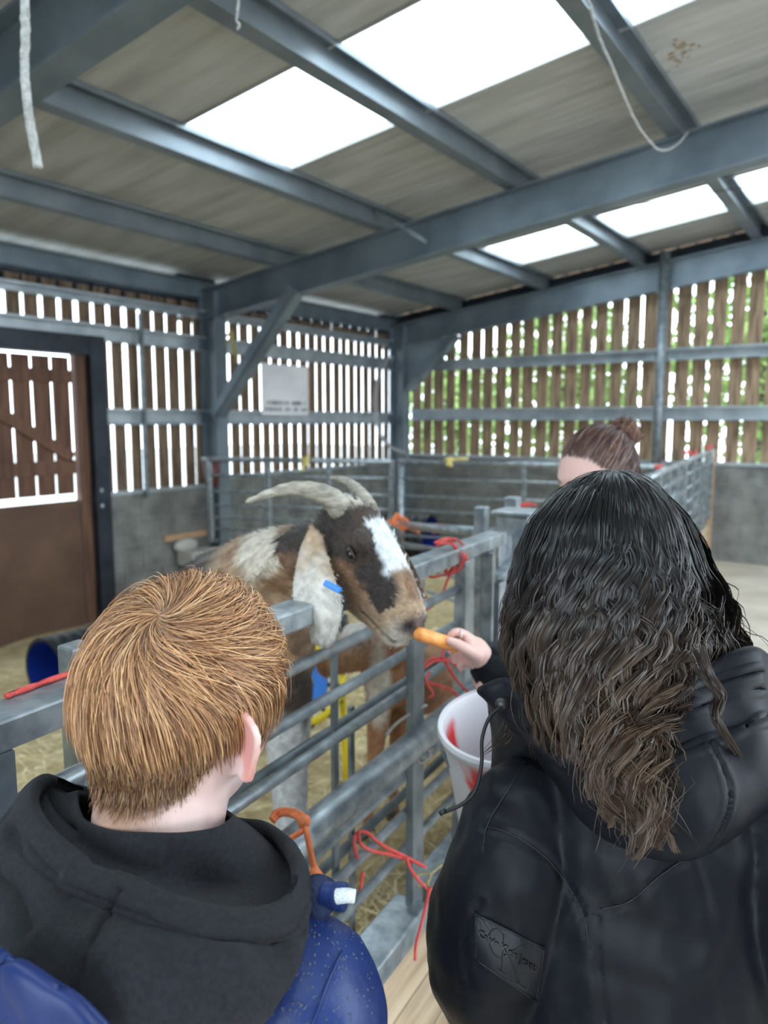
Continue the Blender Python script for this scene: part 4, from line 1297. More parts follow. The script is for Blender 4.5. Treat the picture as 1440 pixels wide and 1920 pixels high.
def hairline(d):
    """signed: > 0 where the scalp carries hair; d unit directions in head space"""
    az = np.arctan2(np.abs(d[:, 0]), -d[:, 1])          # 0 at the back, pi at the face
    el = np.arcsin(np.clip(d[:, 2], -1, 1))
    lim = np.interp(az, [0, .5, .9, 1.25, 1.5, 1.75, 1.95, 2.15, 2.5, math.pi], [-.80, -.78, -.62, -.22, .02, -.06, -.28, .30, .55, .62])
    return el - lim
def dir_of(Q):
    D = Q / np.array([.0745, .097, .108])
    return D / (np.linalg.norm(D, axis=1)[:, None] + 1e-9)
hl = hairline(dir_of(q))
onskull = isH & (np.abs(q[:, 0]) < .079) & (q[:, 2] > -.097)
base = np.where(onskull[:, None], mix(base, (.28, .15, .08), sst(hl, -.02, .22) * .95), base)
set_colors(bm, base, 'skin')
boy = link('person', bm, SKIN, label='ginger-haired boy seen from behind in charcoal hoodie and navy raincoat', category='person')

r_ = np.random.default_rng(21)
def comb(n, layer, seed, whorl, lens, steps=9, swirl=.55, down=1.0, hl_fn=hairline, minhl=0.0, jitter=.10, clumpn=0, axh=None, ch=None, toward=False, puff=0.0, scale=1.0):
    """hairs combed over a skull: they leave the whorl and follow the head"""
    r_ = np.random.default_rng(seed)
    D = r_.normal(0, 1, (n * 3, 3)); D /= np.linalg.norm(D, axis=1)[:, None]
    h_ = hl_fn(D)
    D = D[h_ > minhl + r_.uniform(-.03, .10, len(D))][:n]
    n = len(D)
    h_ = hl_fn(D)
    L = lens(D, h_) * r_.uniform(.75, 1.2, n)
    cl = None
    if clumpn:
        K = r_.normal(0, 1, (clumpn, 3)); K /= np.linalg.norm(K, axis=1)[:, None]
        cl = K[np.argmax(D @ K.T, 1)]
        cj = r_.normal(0, 1, (clumpn, 3))[np.argmax(D @ K.T, 1)]
    P = np.empty((n, steps, 3))
    h0 = layer * r_.uniform(.1, 1.0, n) * (.55 + .45 * sst(D[:, 2], -.1, .6)) * (.25 + .75 * sst(h_, 0, .45))
    lift = r_.normal(0, .12, n)
    d = D.copy()
    jit = r_.normal(0, jitter, (n, 3))
    if clumpn:
        jit += cj * jitter * 1.1
    for k in range(steps):
        s = head_local(d)
        nn = d / np.array([.0745, .097, .108]); nn /= np.linalg.norm(nn, axis=1)[:, None]
        f_ = min(1, k / (steps - 1) * 2.2)
        P[:, k] = s * scale + nn * ((h0 * f_ + .0006) * (1 + lift * k / steps) + puff * f_)[:, None]
        if toward:
            g = whorl - d
        else:
            g = d - whorl * np.sum(d * whorl, 1)[:, None]
            g /= np.linalg.norm(g, axis=1)[:, None] + 1e-6
            g = g + np.cross(whorl, g) * swirl
            g = g + np.array([0, 0, -1]) * (down * (sst(-d[:, 2], -.75, .3) + 1.6 * sst(-d[:, 2], -.25, .25)))[:, None]
        g = g + jit
        if clumpn:
            g = g + (cl - d) * .45 * (k / steps)
        g -= d * np.sum(g * d, 1)[:, None]
        g /= np.linalg.norm(g, axis=1)[:, None] + 1e-9
        d = d + g * (L / (steps - 1) / .092)[:, None]
        d /= np.linalg.norm(d, axis=1)[:, None]
    return ch + P @ axh, D, h_

whorl = unit((.26, -.46, .85))
def boylen(D, h_):
    top = sst(D[:, 2], .05, .45)
    return .008 + .017 * sst(h_, .05, .6) + .042 * top
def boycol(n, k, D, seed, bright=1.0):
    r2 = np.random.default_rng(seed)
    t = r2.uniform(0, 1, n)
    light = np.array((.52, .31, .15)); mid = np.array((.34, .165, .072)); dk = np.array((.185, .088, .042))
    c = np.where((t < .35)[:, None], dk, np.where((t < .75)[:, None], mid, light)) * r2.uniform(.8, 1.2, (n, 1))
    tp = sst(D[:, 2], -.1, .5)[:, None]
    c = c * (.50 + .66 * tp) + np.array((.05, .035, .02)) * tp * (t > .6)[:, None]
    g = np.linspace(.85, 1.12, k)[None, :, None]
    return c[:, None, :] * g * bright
hr = empty('hair'); hr.parent = boy
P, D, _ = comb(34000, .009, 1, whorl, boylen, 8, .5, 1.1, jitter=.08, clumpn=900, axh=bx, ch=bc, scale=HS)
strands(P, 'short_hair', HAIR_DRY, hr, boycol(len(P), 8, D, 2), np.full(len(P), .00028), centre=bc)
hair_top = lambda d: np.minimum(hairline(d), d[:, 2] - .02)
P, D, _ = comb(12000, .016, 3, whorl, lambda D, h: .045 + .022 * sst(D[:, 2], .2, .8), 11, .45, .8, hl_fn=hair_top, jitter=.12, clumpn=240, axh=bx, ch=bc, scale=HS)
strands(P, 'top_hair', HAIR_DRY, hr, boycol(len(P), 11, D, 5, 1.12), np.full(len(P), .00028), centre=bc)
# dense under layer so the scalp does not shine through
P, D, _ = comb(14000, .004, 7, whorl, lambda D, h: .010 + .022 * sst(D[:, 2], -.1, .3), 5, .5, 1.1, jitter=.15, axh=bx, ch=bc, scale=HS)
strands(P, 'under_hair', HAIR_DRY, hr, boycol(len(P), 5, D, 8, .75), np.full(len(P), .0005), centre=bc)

# cropped hair running down the nape
V = coords(bm); Nn = normals(bm); qq = (V - bc) @ bx.T / HS
az_ = np.arctan2(np.abs(qq[:, 0]), -qq[:, 1])
lowz = np.interp(az_, [0, .5, .9, 1.2, 1.45], [-.086, -.084, -.072, -.048, -.03])
w = sst(qq[:, 2] - lowz, 0, .04) * (qq[:, 2] < -.01) * (az_ < 1.45) * (np.abs(qq[:, 0]) < .074) * (qq[:, 1] < .03)
r3 = np.random.default_rng(55)
idx = r3.choice(len(V), 11000, p=w / w.sum())
n_ = len(idx)
dn = np.tile(-bx[2], (n_, 1)) + r3.normal(0, .16, (n_, 3))
dn -= Nn[idx] * np.sum(dn * Nn[idx], 1)[:, None]
dn /= np.linalg.norm(dn, axis=1)[:, None]
Ln = (.003 + .012 * w[idx]) * r3.uniform(.7, 1.3, n_)
R0 = V[idx] + r3.normal(0, .0018, (n_, 3)) * (1, 1, 1)
tt = np.linspace(0, 1, 4)
Pn = R0[:, None] + dn[:, None] * (Ln[:, None] * tt[None])[..., None] + Nn[idx][:, None] * ((.0008 + .0022 * w[idx])[:, None] * (.3 + tt)[None])[..., None]
strands(Pn, 'nape_hair', HAIR_DRY, hr, boycol(n_, 4, np.tile((0, -.5, -.8), (n_, 1)), 66, 1.3), (.00012 + .0002 * w[idx]), centre=bc)

# ---- navy raincoat (torso and arms)
mb = MB()
jt = nb + (0, 0, -.03)
limb(mb, np.array([nb + (0, 0, -.175), nb + (0, 0, -.27), hip + (0, 0, .05), hip + (0, 0, -.08)]), [.135, .15, .15, .165], 22)
limb(mb, np.array([nb + bt[0] * .165 + (0, 0, -.095), nb + bt[0] * .09 + (0, 0, -.095), nb + (0, 0, -.12), nb - bt[0] * .09 + (0, 0, -.095), nb - bt[0] * .165 + (0, 0, -.095)]), [.055, .058, .055, .058, .055])
for s, S_ in zip((-1, 1), sh):
    S2 = S_ + bt[0] * (s * .022) + (0, 0, -.015)
    el = S_ + bt[0] * (s * .03) + (0, 0, -.26) + bt[1] * .01
    wr = el + bt[1] * .12 + bt[0] * (-s * .065) + (0, 0, -.14)
    limb(mb, np.array([S2, (S2 + el) / 2, el, (el + wr) / 2, wr]), [.066, .068, .066, .058, .05])
jm = remeshed(mb, .0055, 5)
crumple(jm, [(.006, 9, 2.0), (.0025, 22, 5.0)], (1, 1, .55))
jk = link('raincoat', jm, NAVY, boy, label='navy rainproof coat beaded with water')
jb = bvh_of(jm)
p = surf_path(jb, [(640, 1785), (615, 1840), (585, 1920)], 14)
if len(p) > 2:
    MB().tube(p, .0011, 6).build('seam', NAVY, jk, smooth=True)
# beads of rain
WATER = material('rain_drop', (.25, .33, .5), .05, 0, spec=.6)
WATER.node_tree.nodes['Principled BSDF'].inputs['Transmission Weight'].default_value = .85
mbw = MB()
r2 = np.random.default_rng(77)
for _ in range(330):
    u, v = r2.uniform(420, 700), r2.uniform(1700, 1920)
    d = FWD + RIGHT * (u - 720) / FPX + UPV * (960 - v) / FPX
    hit, nn, _, _ = jb.ray_cast(Vector(EYE), Vector(unit(d)))
    if hit is None:
        continue
    nn = np.array(nn)
    s_ = unit(np.cross(nn, (.3, .2, 1))); rr = r2.uniform(.0004, .0013)
    mbw.ell(np.array(hit), (rr, rr * r2.uniform(1, 1.5), rr * .55), np.array([s_, np.cross(nn, s_), nn]), 7, 4)
if mbw.n:
    mbw.build('water_beads', WATER, jk, smooth=True, kind='stuff')

# ---- charcoal hood lying round the neck
def shift(ring, du=0, dv=0, dz=0):
    return [(a + du, b + dv, c + dz) for a, b, c in ring]
neck_in = [(148, 1498, .690), (152, 1525, .665), (170, 1548, .645), (215, 1562, .625), (280, 1566, .612), (345, 1566, .608), (400, 1558, .622), (426, 1545, .650), (430, 1532, .690), (405, 1520, .73), (340, 1512, .755), (250, 1508, .76), (185, 1500, .745), (155, 1492, .715)]
bowl = [(118, 1492, .690), (118, 1530, .655), (146, 1572, .625), (206, 1606, .600), (290, 1630, .583), (375, 1650, .575), (455, 1648, .585), (505, 1620, .615), (505, 1585, .66), (470, 1555, .715), (380, 1540, .765), (260, 1530, .775), (170, 1505, .755), (128, 1488, .72)]
rim = [(92, 1470, .695), (62, 1500, .660), (78, 1556, .620), (140, 1612, .586), (232, 1650, .560), (325, 1692, .545), (430, 1722, .545), (520, 1708, .566), (553, 1662, .602), (545, 1610, .650), (500, 1566, .71), (395, 1545, .775), (255, 1530, .785), (150, 1490, .755)]
hem = [(70, 1474, .690), (38, 1512, .652), (52, 1582, .604), (120, 1646, .568), (220, 1686, .542), (320, 1730, .528), (440, 1758, .528), (545, 1735, .556), (575, 1676, .600), (562, 1612, .652), (510, 1562, .715), (400, 1540, .785), (250, 1525, .795), (140, 1478, .757)]
hem2 = [(66, 1486, .690), (26, 1530, .652), (40, 1606, .602), (112, 1674, .564), (214, 1716, .538), (318, 1760, .524), (440, 1786, .526), (548, 1758, .556), (578, 1696, .604), (566, 1630, .656), (515, 1580, .715), (405, 1560, .785), (250, 1545, .795), (135, 1500, .757)]
mid_ = [(20, 1540, .67), (-30, 1610, .62), (-10, 1700, .562), (80, 1765, .524), (190, 1800, .500), (310, 1832, .490), (440, 1840, .498), (545, 1795, .54), (578, 1728, .60), (570, 1660, .66), (520, 1620, .72), (405, 1600, .79), (250, 1590, .80), (110, 1560, .745)]
low = [(-30, 1640, .66), (-90, 1720, .61), (-60, 1830, .555), (60, 1900, .508), (190, 1945, .484), (310, 1965, .478), (425, 1935, .495), (535, 1840, .548), (574, 1760, .612), (572, 1700, .67), (525, 1680, .72), (405, 1670, .79), (250, 1670, .80), (80, 1650, .74)]
tuck = [(-10, 1700, .67), (-60, 1800, .63), (-20, 1930, .585), (90, 2010, .545), (200, 2060, .525), (300, 2070, .52), (400, 2020, .535), (500, 1900, .58), (545, 1810, .63), (545, 1750, .68), (500, 1740, .72), (405, 1740, .77), (250, 1740, .78), (100, 1730, .73)]
neck_in = [(u, v - (6 if i < 8 else 0), z - (.016 if 1 <= i <= 7 else 0)) for i, (u, v, z) in enumerate(neck_in)]
hs = [pts(x) for x in (neck_in, [(u, v + 8, z + (.026 if 5 <= i <= 9 else .004)) for i, (u, v, z) in enumerate(bowl)], shift(rim, 0, 10, .006), shift(rim, 0, -8, -.004), hem, hem2, mid_, low, tuck)]
G = grid_loft(hs, 170, 110)
me = MB().ring_loft(G, cap=False).mesh('hood')
shade(me)
bvh0 = bvh_of(me)
V, N = coords(me), normals(me)
if np.mean(N @ -FWD) < 0:
    N = -N
Gf = G.reshape(-1, 3)
row = np.repeat(np.linspace(0, 1, 110), 170)
# seams and creases of the hood
for uvs, w, dp, rg in (([(232, 1668), (222, 1690), (186, 1750), (165, 1800), (150, 1850), (146, 1900)], .0022, .0045, .002),
                       ([(60, 1592), (120, 1652), (220, 1694), (330, 1740), (440, 1768), (540, 1745), (574, 1690)], .0018, .0032, .0015),
                       ([(90, 1500), (110, 1530), (150, 1560)], .004, .004, .002),
                       ([(0, 1640), (40, 1680), (60, 1740)], .007, .006, .003),
                       ([(300, 1800), (380, 1850), (430, 1920)], .010, .005, .003),
                       ([(30, 1560), (90, 1620), (110, 1640)], .006, .004, .003),
                       ([(420, 1860), (470, 1840), (520, 1800)], .008, .004, .003)):
    pth = surf_path(bvh0, uvs, 24, 0)
    if len(pth) > 2:
        V = groove(V, N, pth, w, dp, rg)
wr_ = (wob(V * (1, 1, 1.6), 11, 3.0) * .006 + wob(V, 26, 8.0) * .0022) * sst(row, .05, .2)
V = V + N * wr_[:, None]
set_coords(me, V)
hd_ = link('hoodie', me, SWEAT, boy, label='charcoal sweatshirt hood lying behind the neck')
sm = hd_.modifiers.new('s', 'SOLIDIFY'); sm.thickness, sm.offset = .004, -1
# raincoat collar flap with its cord end beside the shoulder
cl_ = [pts(x) for x in (
    [(566, 1652, .655), (590, 1640, .66), (618, 1646, .66), (640, 1662, .655)],
    [(560, 1672, .625), (590, 1668, .625), (620, 1676, .625), (640, 1684, .63)],
    [(556, 1700, .612), (585, 1700, .605), (615, 1702, .605), (632, 1700, .615)],
    [(548, 1728, .612), (575, 1730, .606), (600, 1724, .606), (622, 1712, .62)],
    [(535, 1760, .62), (560, 1770, .615), (590, 1752, .62), (610, 1730, .635)])]
Gc = grid_loft(cl_, 40, 40, closed=False)
me = MB().ring_loft(Gc, cap=False, closed=False).mesh('collar'); shade(me)
crumple(me, [(.003, 40, 1.0), (.0015, 90, 4.0)])
co = link('collar', me, NAVY_IN, jk)
sm = co.modifiers.new('s', 'SOLIDIFY'); sm.thickness, sm.offset = .006, 0
MB().tube(cr(pts([(606, 1676, .612), (628, 1680, .608), (648, 1682, .606)]), 12), [.010] * 6 + [.011] * 6, 12).build('cord_channel', NAVY, jk, smooth=True)
WHITE_T = material('white_cord_end', (.62, .66, .68), .7, 0, (.75, .78, .8), 300, .5, 600)
MB().tube(cr(pts([(632, 1681, .600), (650, 1679, .598), (666, 1681, .598)]), 14), np.linspace(.0062, .0055, 14), 10).build('cord_end', WHITE_T, jk, smooth=True)
# left flap of the coat at the lower left corner
lf = [pts(x) for x in ([(-60, 1770, .50), (0, 1790, .482), (70, 1830, .468), (140, 1868, .462), (200, 1925, .462)],
                       [(-60, 1800, .492), (0, 1818, .474), (66, 1856, .460), (130, 1894, .455), (180, 1950, .455)],
                       [(-60, 1990, .50), (0, 2000, .48), (60, 2010, .465), (120, 2020, .46), (160, 2030, .46)])]
Gc = grid_loft(lf, 40, 30, closed=False)
me = MB().ring_loft(Gc, cap=False, closed=False).mesh('coat_flap'); shade(me)
crumple(me, [(.0022, 30, 1.0)])
fl = link('coat_flap', me, NAVY, jk)
sm = fl.modifiers.new('s', 'SOLIDIFY'); sm.thickness = .005
MB().tube(cr(pts([(-60, 1771, .498), (0, 1791, .480), (70, 1831, .466), (140, 1869, .460), (200, 1926, .460)]), 30), .0028, 8).build('piping', NAVY, jk, smooth=True)
mb = MB(); bfeet2 = legs_of(mb, hip, bt, .088)
link('trousers', remeshed(mb, .008, 4), DENIM, boy)
shoes(bfeet, bt, RUBBER, boy)
# ------------------------------------------------------------------ the girl with wet curly hair
gc = pt(1146, 1052, .905)
gx_ = frame(math.radians(-8), math.radians(8))
gt_ = frame(math.radians(4))
gn = pt(1205, 1400, .85)
ghip = np.array([gn[0], gn[1], .78]) + gt_[1] * .0
mb = MB()
add_head(mb, gc, gx_, .98)
limb(mb, np.array([gc + np.array([0, -.02, -.05]) @ gx_, gc + np.array([0, -.03, -.11]) @ gx_, gn + (0, 0, .02), gn + (0, 0, -.06)]), [.052, .048, .05, .07])
limb(mb, np.array([gn + (0, 0, -.1), gn + (0, 0, -.25), ghip + (0, 0, .1), ghip]), [.095, .105, .10, .11], 18)
gsh = [gn + gt_[0] * (s * .125) + (0, 0, -.095) for s in (-1, 1)]
limb(mb, np.array([gsh[0], gn + (0, 0, -.05), gsh[1]]), [.045, .05, .045])
for s, S_ in zip((-1, 1), gsh):
    el = S_ + gt_[0] * (s * .06) + (0, 0, -.26)
    wr = el + gt_[1] * .20 + gt_[0] * (-s * .12) + (0, 0, -.02)
    limb(mb, np.array([S_, (S_ + el) / 2, el, (el + wr) / 2, wr]), [.042, .038, .034, .03, .023])
    mb.ell(wr + gt_[1] * .04, (.034, .045, .016), gt_)
    for k in range(4):
        b0 = wr + gt_[1] * .075 + gt_[0] * ((k - 1.5) * .018)
        limb(mb, np.array([b0, b0 + gt_[1] * .03 - _U * .008, b0 + gt_[1] * .045 - _U * .03]), [.009, .0085, .007], 8, 8)
    b0 = wr + gt_[1] * .03 + gt_[0] * (-s * .03)
    limb(mb, np.array([b0, b0 + gt_[1] * .03 - gt_[0] * s * .012, b0 + gt_[1] * .05 - gt_[0] * s * .01]), [.011, .010, .008], 8, 8)
gfeet = legs_of(mb, ghip, gt_)
gmesh = remeshed(mb, .0042, 4, keep=.3)
V = coords(gmesh)
q = (V - gc) @ gx_.T
base = np.tile((.70, .48, .42), (len(V), 1))
onsk = (q[:, 2] > -.1)
base = np.where(onsk[:, None], mix(base, (.02, .016, .014), sst(hairline(dir_of(q)), -.05, .1)), base)
set_colors(gmesh, base, 'skin')
girl = link('person', gmesh, SKIN, label='girl seen from behind with long wet dark curly hair and black jacket', category='person')

# ---- jacket
mb = MB()
limb(mb, np.array([gn + (0, 0, -.10), gn + (0, 0, -.2), gn + (0, 0, -.34), ghip + (0, 0, .0), ghip + (0, 0, -.1)]), [.145, .165, .17, .165, .16], 26)
limb(mb, np.array([gsh[0] + gt_[0] * .012 + (0, 0, -.022), gn - gt_[0] * .06 + (0, 0, -.085), gn + (0, 0, -.07), gn + gt_[0] * .07 + (0, 0, -.075), gsh[1] + gt_[0] * .03]), [.058, .066, .078, .075, .066])
armL = pts([(985, 1545, .835), (955, 1640, .825), (930, 1740, .835), (930, 1830, .87), (985, 1900, .96), (1010, 1900, 1.06)])
limb(mb, armL, [.066, .070, .074, .070, .060, .048], 20, 40)
armR = pts([(1440, 1520, .80), (1490, 1640, .77), (1520, 1760, .76), (1515, 1850, .80), (1440, 1930, .92), (1400, 1940, 1.0)])
limb(mb, armR, [.066, .070, .072, .068, .060, .048], 20, 40)
gj = remeshed(mb, .0052, 4)
V, N = coords(gj), normals(gj)
cx_ = (V - EYE) @ FWD
# soft folds: along the sleeve and across the back
fold = wob(V * (1, 1, .45), 13, 4.0)
V = V + N * ((.5 - np.abs(fold)) * .008)[:, None]
V = V + N * ((.5 - np.abs(wob(V * (1, 1, .5), 30, 8.0))) * .0042)[:, None]
fold2 = wob(V * (.7, .7, 1.5), 17, 11.0)
V = V + N * (fold2 * .004)[:, None]
set_coords(gj, V)
jb2 = bvh_of(gj)
V, N = coords(gj), normals(gj)
SEAMS = [([(1000, 1405), (960, 1470), (915, 1545), (905, 1600)], .0028), ([(905, 1548), (960, 1565), (1020, 1605), (1065, 1660), (1095, 1720), (1105, 1780)], .0036),
         ([(1125, 1705), (1180, 1690), (1240, 1640), (1300, 1600), (1380, 1555)], .0032), ([(1118, 1712), (1120, 1800), (1135, 1920)], .004),
         ([(900, 1690), (870, 1760), (880, 1850)], .004)]
paths = []
for uvs, w in SEAMS:
    p = surf_path(jb2, uvs, 30, 0)
    if len(p) > 3:
        V = groove(V, N, p, w * .8, .0026, .001)
        paths.append(p)
set_coords(gj, V)
gjo = link('jacket', gj, NYLON, girl, label='black nylon jacket')
jb2 = bvh_of(gj)
for uvs, w in SEAMS[:3]:
    p = surf_path(jb2, uvs, 30, .0004)
    if len(p) > 3:
        MB().tube(p, .0009, 6).build('seam', NYLON_SEAM, gjo, smooth=True)

# ---- hood of the jacket lying on the shoulders
front = [(1470, 1290, .95), (1420, 1260, 1.03), (1300, 1240, 1.07), (1150, 1250, 1.07), (1010, 1270, 1.03), (930, 1285, .96)]
def fr(dv, dz=0):
    return [(u, v + dv, z + dz) for u, v, z in front]
h0 = [(925, 1300, .90), (960, 1300, .875), (1010, 1340, .85), (1080, 1362, .825), (1160, 1352, .805), (1240, 1325, .805), (1320, 1290, .82), (1400, 1262, .845)] + fr(30)
h1 = [(903, 1294, .885), (955, 1278, .862), (1008, 1316, .825), (1078, 1340, .782), (1160, 1330, .760), (1240, 1298, .762), (1322, 1256, .786), (1416, 1222, .818)] + fr(0)
h1b = [(908, 1304, .880), (958, 1300, .855), (1006, 1332, .815), (1076, 1360, .772), (1160, 1354, .750), (1242, 1320, .751), (1326, 1280, .774), (1426, 1246, .806)] + fr(14)
h2 = [(938, 1332, .868), (985, 1360, .835), (1030, 1390, .795), (1085, 1418, .762), (1165, 1420, .738), (1250, 1400, .735), (1338, 1370, .752), (1434, 1332, .785)] + fr(60, -.01)
h2b = [(950, 1345, .862), (992, 1375, .826), (1036, 1408, .786), (1090, 1440, .750), (1168, 1448, .724), (1254, 1428, .720), (1344, 1396, .738), (1442, 1352, .775)] + fr(80, -.01)
h3 = [(985, 1385, .845), (1020, 1418, .812), (1060, 1462, .770), (1112, 1510, .735), (1186, 1540, .706), (1272, 1536, .698), (1364, 1492, .715), (1462, 1420, .77)] + fr(140, -.02)
h4 = [(1000, 1404, .848), (1036, 1444, .818), (1080, 1502, .780), (1136, 1562, .745), (1212, 1600, .722), (1300, 1596, .714), (1392, 1545, .730), (1476, 1470, .785)] + fr(190, -.02)
h5 = [(1020, 1405, .875), (1056, 1446, .85), (1100, 1496, .82), (1150, 1545, .79), (1220, 1575, .77), (1300, 1570, .765), (1380, 1520, .78), (1450, 1460, .82)] + fr(210, -.02)
G = grid_loft([pts(x) for x in (h0, h1, h1b, h2, h2b, h3, h4, h5)], 260, 150)
me = MB().ring_loft(G, cap=False).mesh('hood'); shade(me)
V, N = coords(me), normals(me)
if np.mean(N @ -FWD) < 0:
    N = -N
row = np.repeat(np.linspace(0, 1, 150), 260)
V = V + N * ((wob(V * (1, 1, .8), 14, 6.0) * .007 + wob(V, 34, 2.0) * .002) * sst(row, .12, .35))[:, None]
b0 = bvh_of(me)
for uvs in ([(945, 1340), (1000, 1378), (1080, 1432), (1165, 1438), (1252, 1418), (1342, 1386), (1436, 1345)], [(1330, 1398), (1350, 1440), (1362, 1490), (1350, 1540), (1320, 1580)],
            [(1300, 1296), (1360, 1276), (1420, 1258)], [(1290, 1330), (1360, 1310), (1426, 1290)]):
    p = surf_path(b0, uvs, 30, 0)
    if len(p) > 3:
        V = groove(V, N, p, .0024, .0035, .0014)
set_coords(me, V)
gh = link('jacket_hood', me, NYLON, gjo)
sm = gh.modifiers.new('s', 'SOLIDIFY'); sm.thickness, sm.offset = .005, -1
# cord with its lock hanging from the hood corner
MB().tube(cr(pts([(944, 1322, .845), (918, 1345, .835), (904, 1385, .825), (903, 1430, .82), (892, 1480, .815), (866, 1508, .812), (824, 1526, .81)]), 60), .0021, 8).build('draw_cord', NYLON_SEAM, gjo, smooth=True)
MB().ell(pt(942, 1320, .848), (.0085, .0085, .006), np.array([RIGHT, UPV, FWD])).build('cord_lock', BLACKP, gjo, smooth=True)
MB().tube(pts([(824, 1526, .81), (836, 1519, .811)]), .0027, 8).build('cord_tip', BLACKP, gjo, smooth=True)

# ---- embossed patch on the sleeve
PATCH = material('black_rubberised_patch', (.007, .009, .013), .30, spec=.3)
def quad(s, t):
    a, b, c, d = np.array((889, 1708.)), np.array((1021, 1774.)), np.array((1006, 1876.)), np.array((889, 1797.))
    return (a * (1 - s) + b * s) * (1 - t) + (d * (1 - s) + c * s) * t
def on_sleeve(u, v, lift):
    d = unit(FWD + RIGHT * (u - 720) / FPX + UPV * (960 - v) / FPX)
    hit, nn, _, _ = jb2.ray_cast(Vector(EYE), Vector(d))
    if hit is None:
        return None
    return np.array(hit) - d * lift
gridp = np.full((15, 21, 3), np.nan)
for j in range(15):
    for i in range(21):
        p = on_sleeve(*quad(i / 20, j / 14), .0)
        if p is not None:
            gridp[j, i] = p
if not np.isnan(gridp).any():
    gp = gridp.copy()
    for _ in range(8):
        gp[1:-1, 1:-1] = (gp[:-2, 1:-1] + gp[2:, 1:-1] + gp[1:-1, :-2] + gp[1:-1, 2:]) / 4
        gp[0, 1:-1] = (gp[0, :-2] + gp[0, 2:]) / 2; gp[-1, 1:-1] = (gp[-1, :-2] + gp[-1, 2:]) / 2
        gp[1:-1, 0] = (gp[:-2, 0] + gp[2:, 0]) / 2; gp[1:-1, -1] = (gp[:-2, -1] + gp[2:, -1]) / 2
    lift = max(0, np.max(((gp - gridp) @ FWD))) + .0018
    gp = gp - FWD * lift
    nrmP = unit(np.cross(gp[0, -1] - gp[0, 0], gp[-1, 0] - gp[0, 0]))
    if nrmP @ FWD > 0: nrmP = -nrmP
    top = gp.reshape(-1, 3); bot = (gp - nrmP * .006).reshape(-1, 3)
    F = [(j * 21 + i, j * 21 + i + 1, (j + 1) * 21 + i + 1, (j + 1) * 21 + i) for j in range(14) for i in range(20)]
    edge = [i for i in range(21)] + [j * 21 + 20 for j in range(1, 15)] + [14 * 21 + i for i in range(19, -1, -1)] + [j * 21 for j in range(13, 0, -1)]
    n2 = len(top)
    FF = F + [tuple(n2 + k for k in f[::-1]) for f in F] + [(edge[k], edge[(k + 1) % len(edge)], n2 + edge[(k + 1) % len(edge)], n2 + edge[k]) for k in range(len(edge))]
    pm = MB().add(np.concatenate([top, bot]), FF).build('sleeve_patch', PATCH, gjo, label='black rubberised sleeve patch with embossed lettering')
    def onpatch(s, t, lf=.0004):
        x, y = np.clip(s, 0, 1) * 20, np.clip(t, 0, 1) * 14
        i, j = min(int(x), 19), min(int(y), 13)
        fx, fy = x - i, y - j
        p = (gp[j, i] * (1 - fx) + gp[j, i + 1] * fx) * (1 - fy) + (gp[j + 1, i] * (1 - fx) + gp[j + 1, i + 1] * fx) * fy
        return p + nrmP * lf
    for a_, b_ in (((.015, .03), (.985, .03)), ((.985, .03), (.985, .97)), ((.985, .97), (.015, .97)), ((.015, .97), (.015, .03))):
        MB().tube([onpatch(a_[0] + (b_[0] - a_[0]) * t, a_[1] + (b_[1] - a_[1]) * t, 0) for t in np.linspace(0, 1, 14)], .0009, 6).build('patch_edge', PATCH, pm, smooth=True)
    fc = bpy.data.curves.new('lettering', 'FONT')
    fc.body = 'Calvin Klein Jeans'
    fc.extrude, fc.offset, fc.resolution_u = .02, .012, 3
    fo = bpy.data.objects.new('tmp', fc); COL.objects.link(fo)
    bpy.context.view_layer.update()
    tm = bpy.data.meshes.new_from_object(fo.evaluated_get(bpy.context.evaluated_depsgraph_get()))
    bpy.data.objects.remove(fo)
    TV = coords(tm)
    lo, hi = TV.min(0), TV.max(0)
    out = []
    for p in TV:
        s_ = .06 + .86 * (p[0] - lo[0]) / (hi[0] - lo[0])
        t_ = .455 - .20 * (p[1]) / (hi[1] - lo[1]) + .06 * (s_ - .5)
        out.append(onpatch(s_, t_, .0003 + (p[2] - lo[2]) / (hi[2] - lo[2] + 1e-9) * .0018))
    set_coords(tm, out)
    tm.name = 'lettering'
    link('lettering', tm, material('embossed_letter', (.004, .005, .007), .22, spec=.4), pm, kind='stuff')
    # thin monogram outlines behind the words
    arc = [(.34 + .13 * math.cos(a), .36 + .27 * math.sin(a)) for a in np.linspace(.9, 5.4, 26)]
    MB().tube([onpatch(*p) for p in arc], .0006, 5).build('monogram', PATCH, pm, smooth=True)
    for a_, b_ in (((.42, .14), (.42, .86)), ((.72, .12), (.44, .52)), ((.50, .45), (.72, .88)), ((.36, .86), (.48, .86)), ((.64, .88), (.80, .88))):
        MB().tube([onpatch(a_[0] + (b_[0] - a_[0]) * t, a_[1] + (b_[1] - a_[1]) * t) for t in np.linspace(0, 1, 10)], .0006, 5).build('monogram', PATCH, pm, smooth=True)

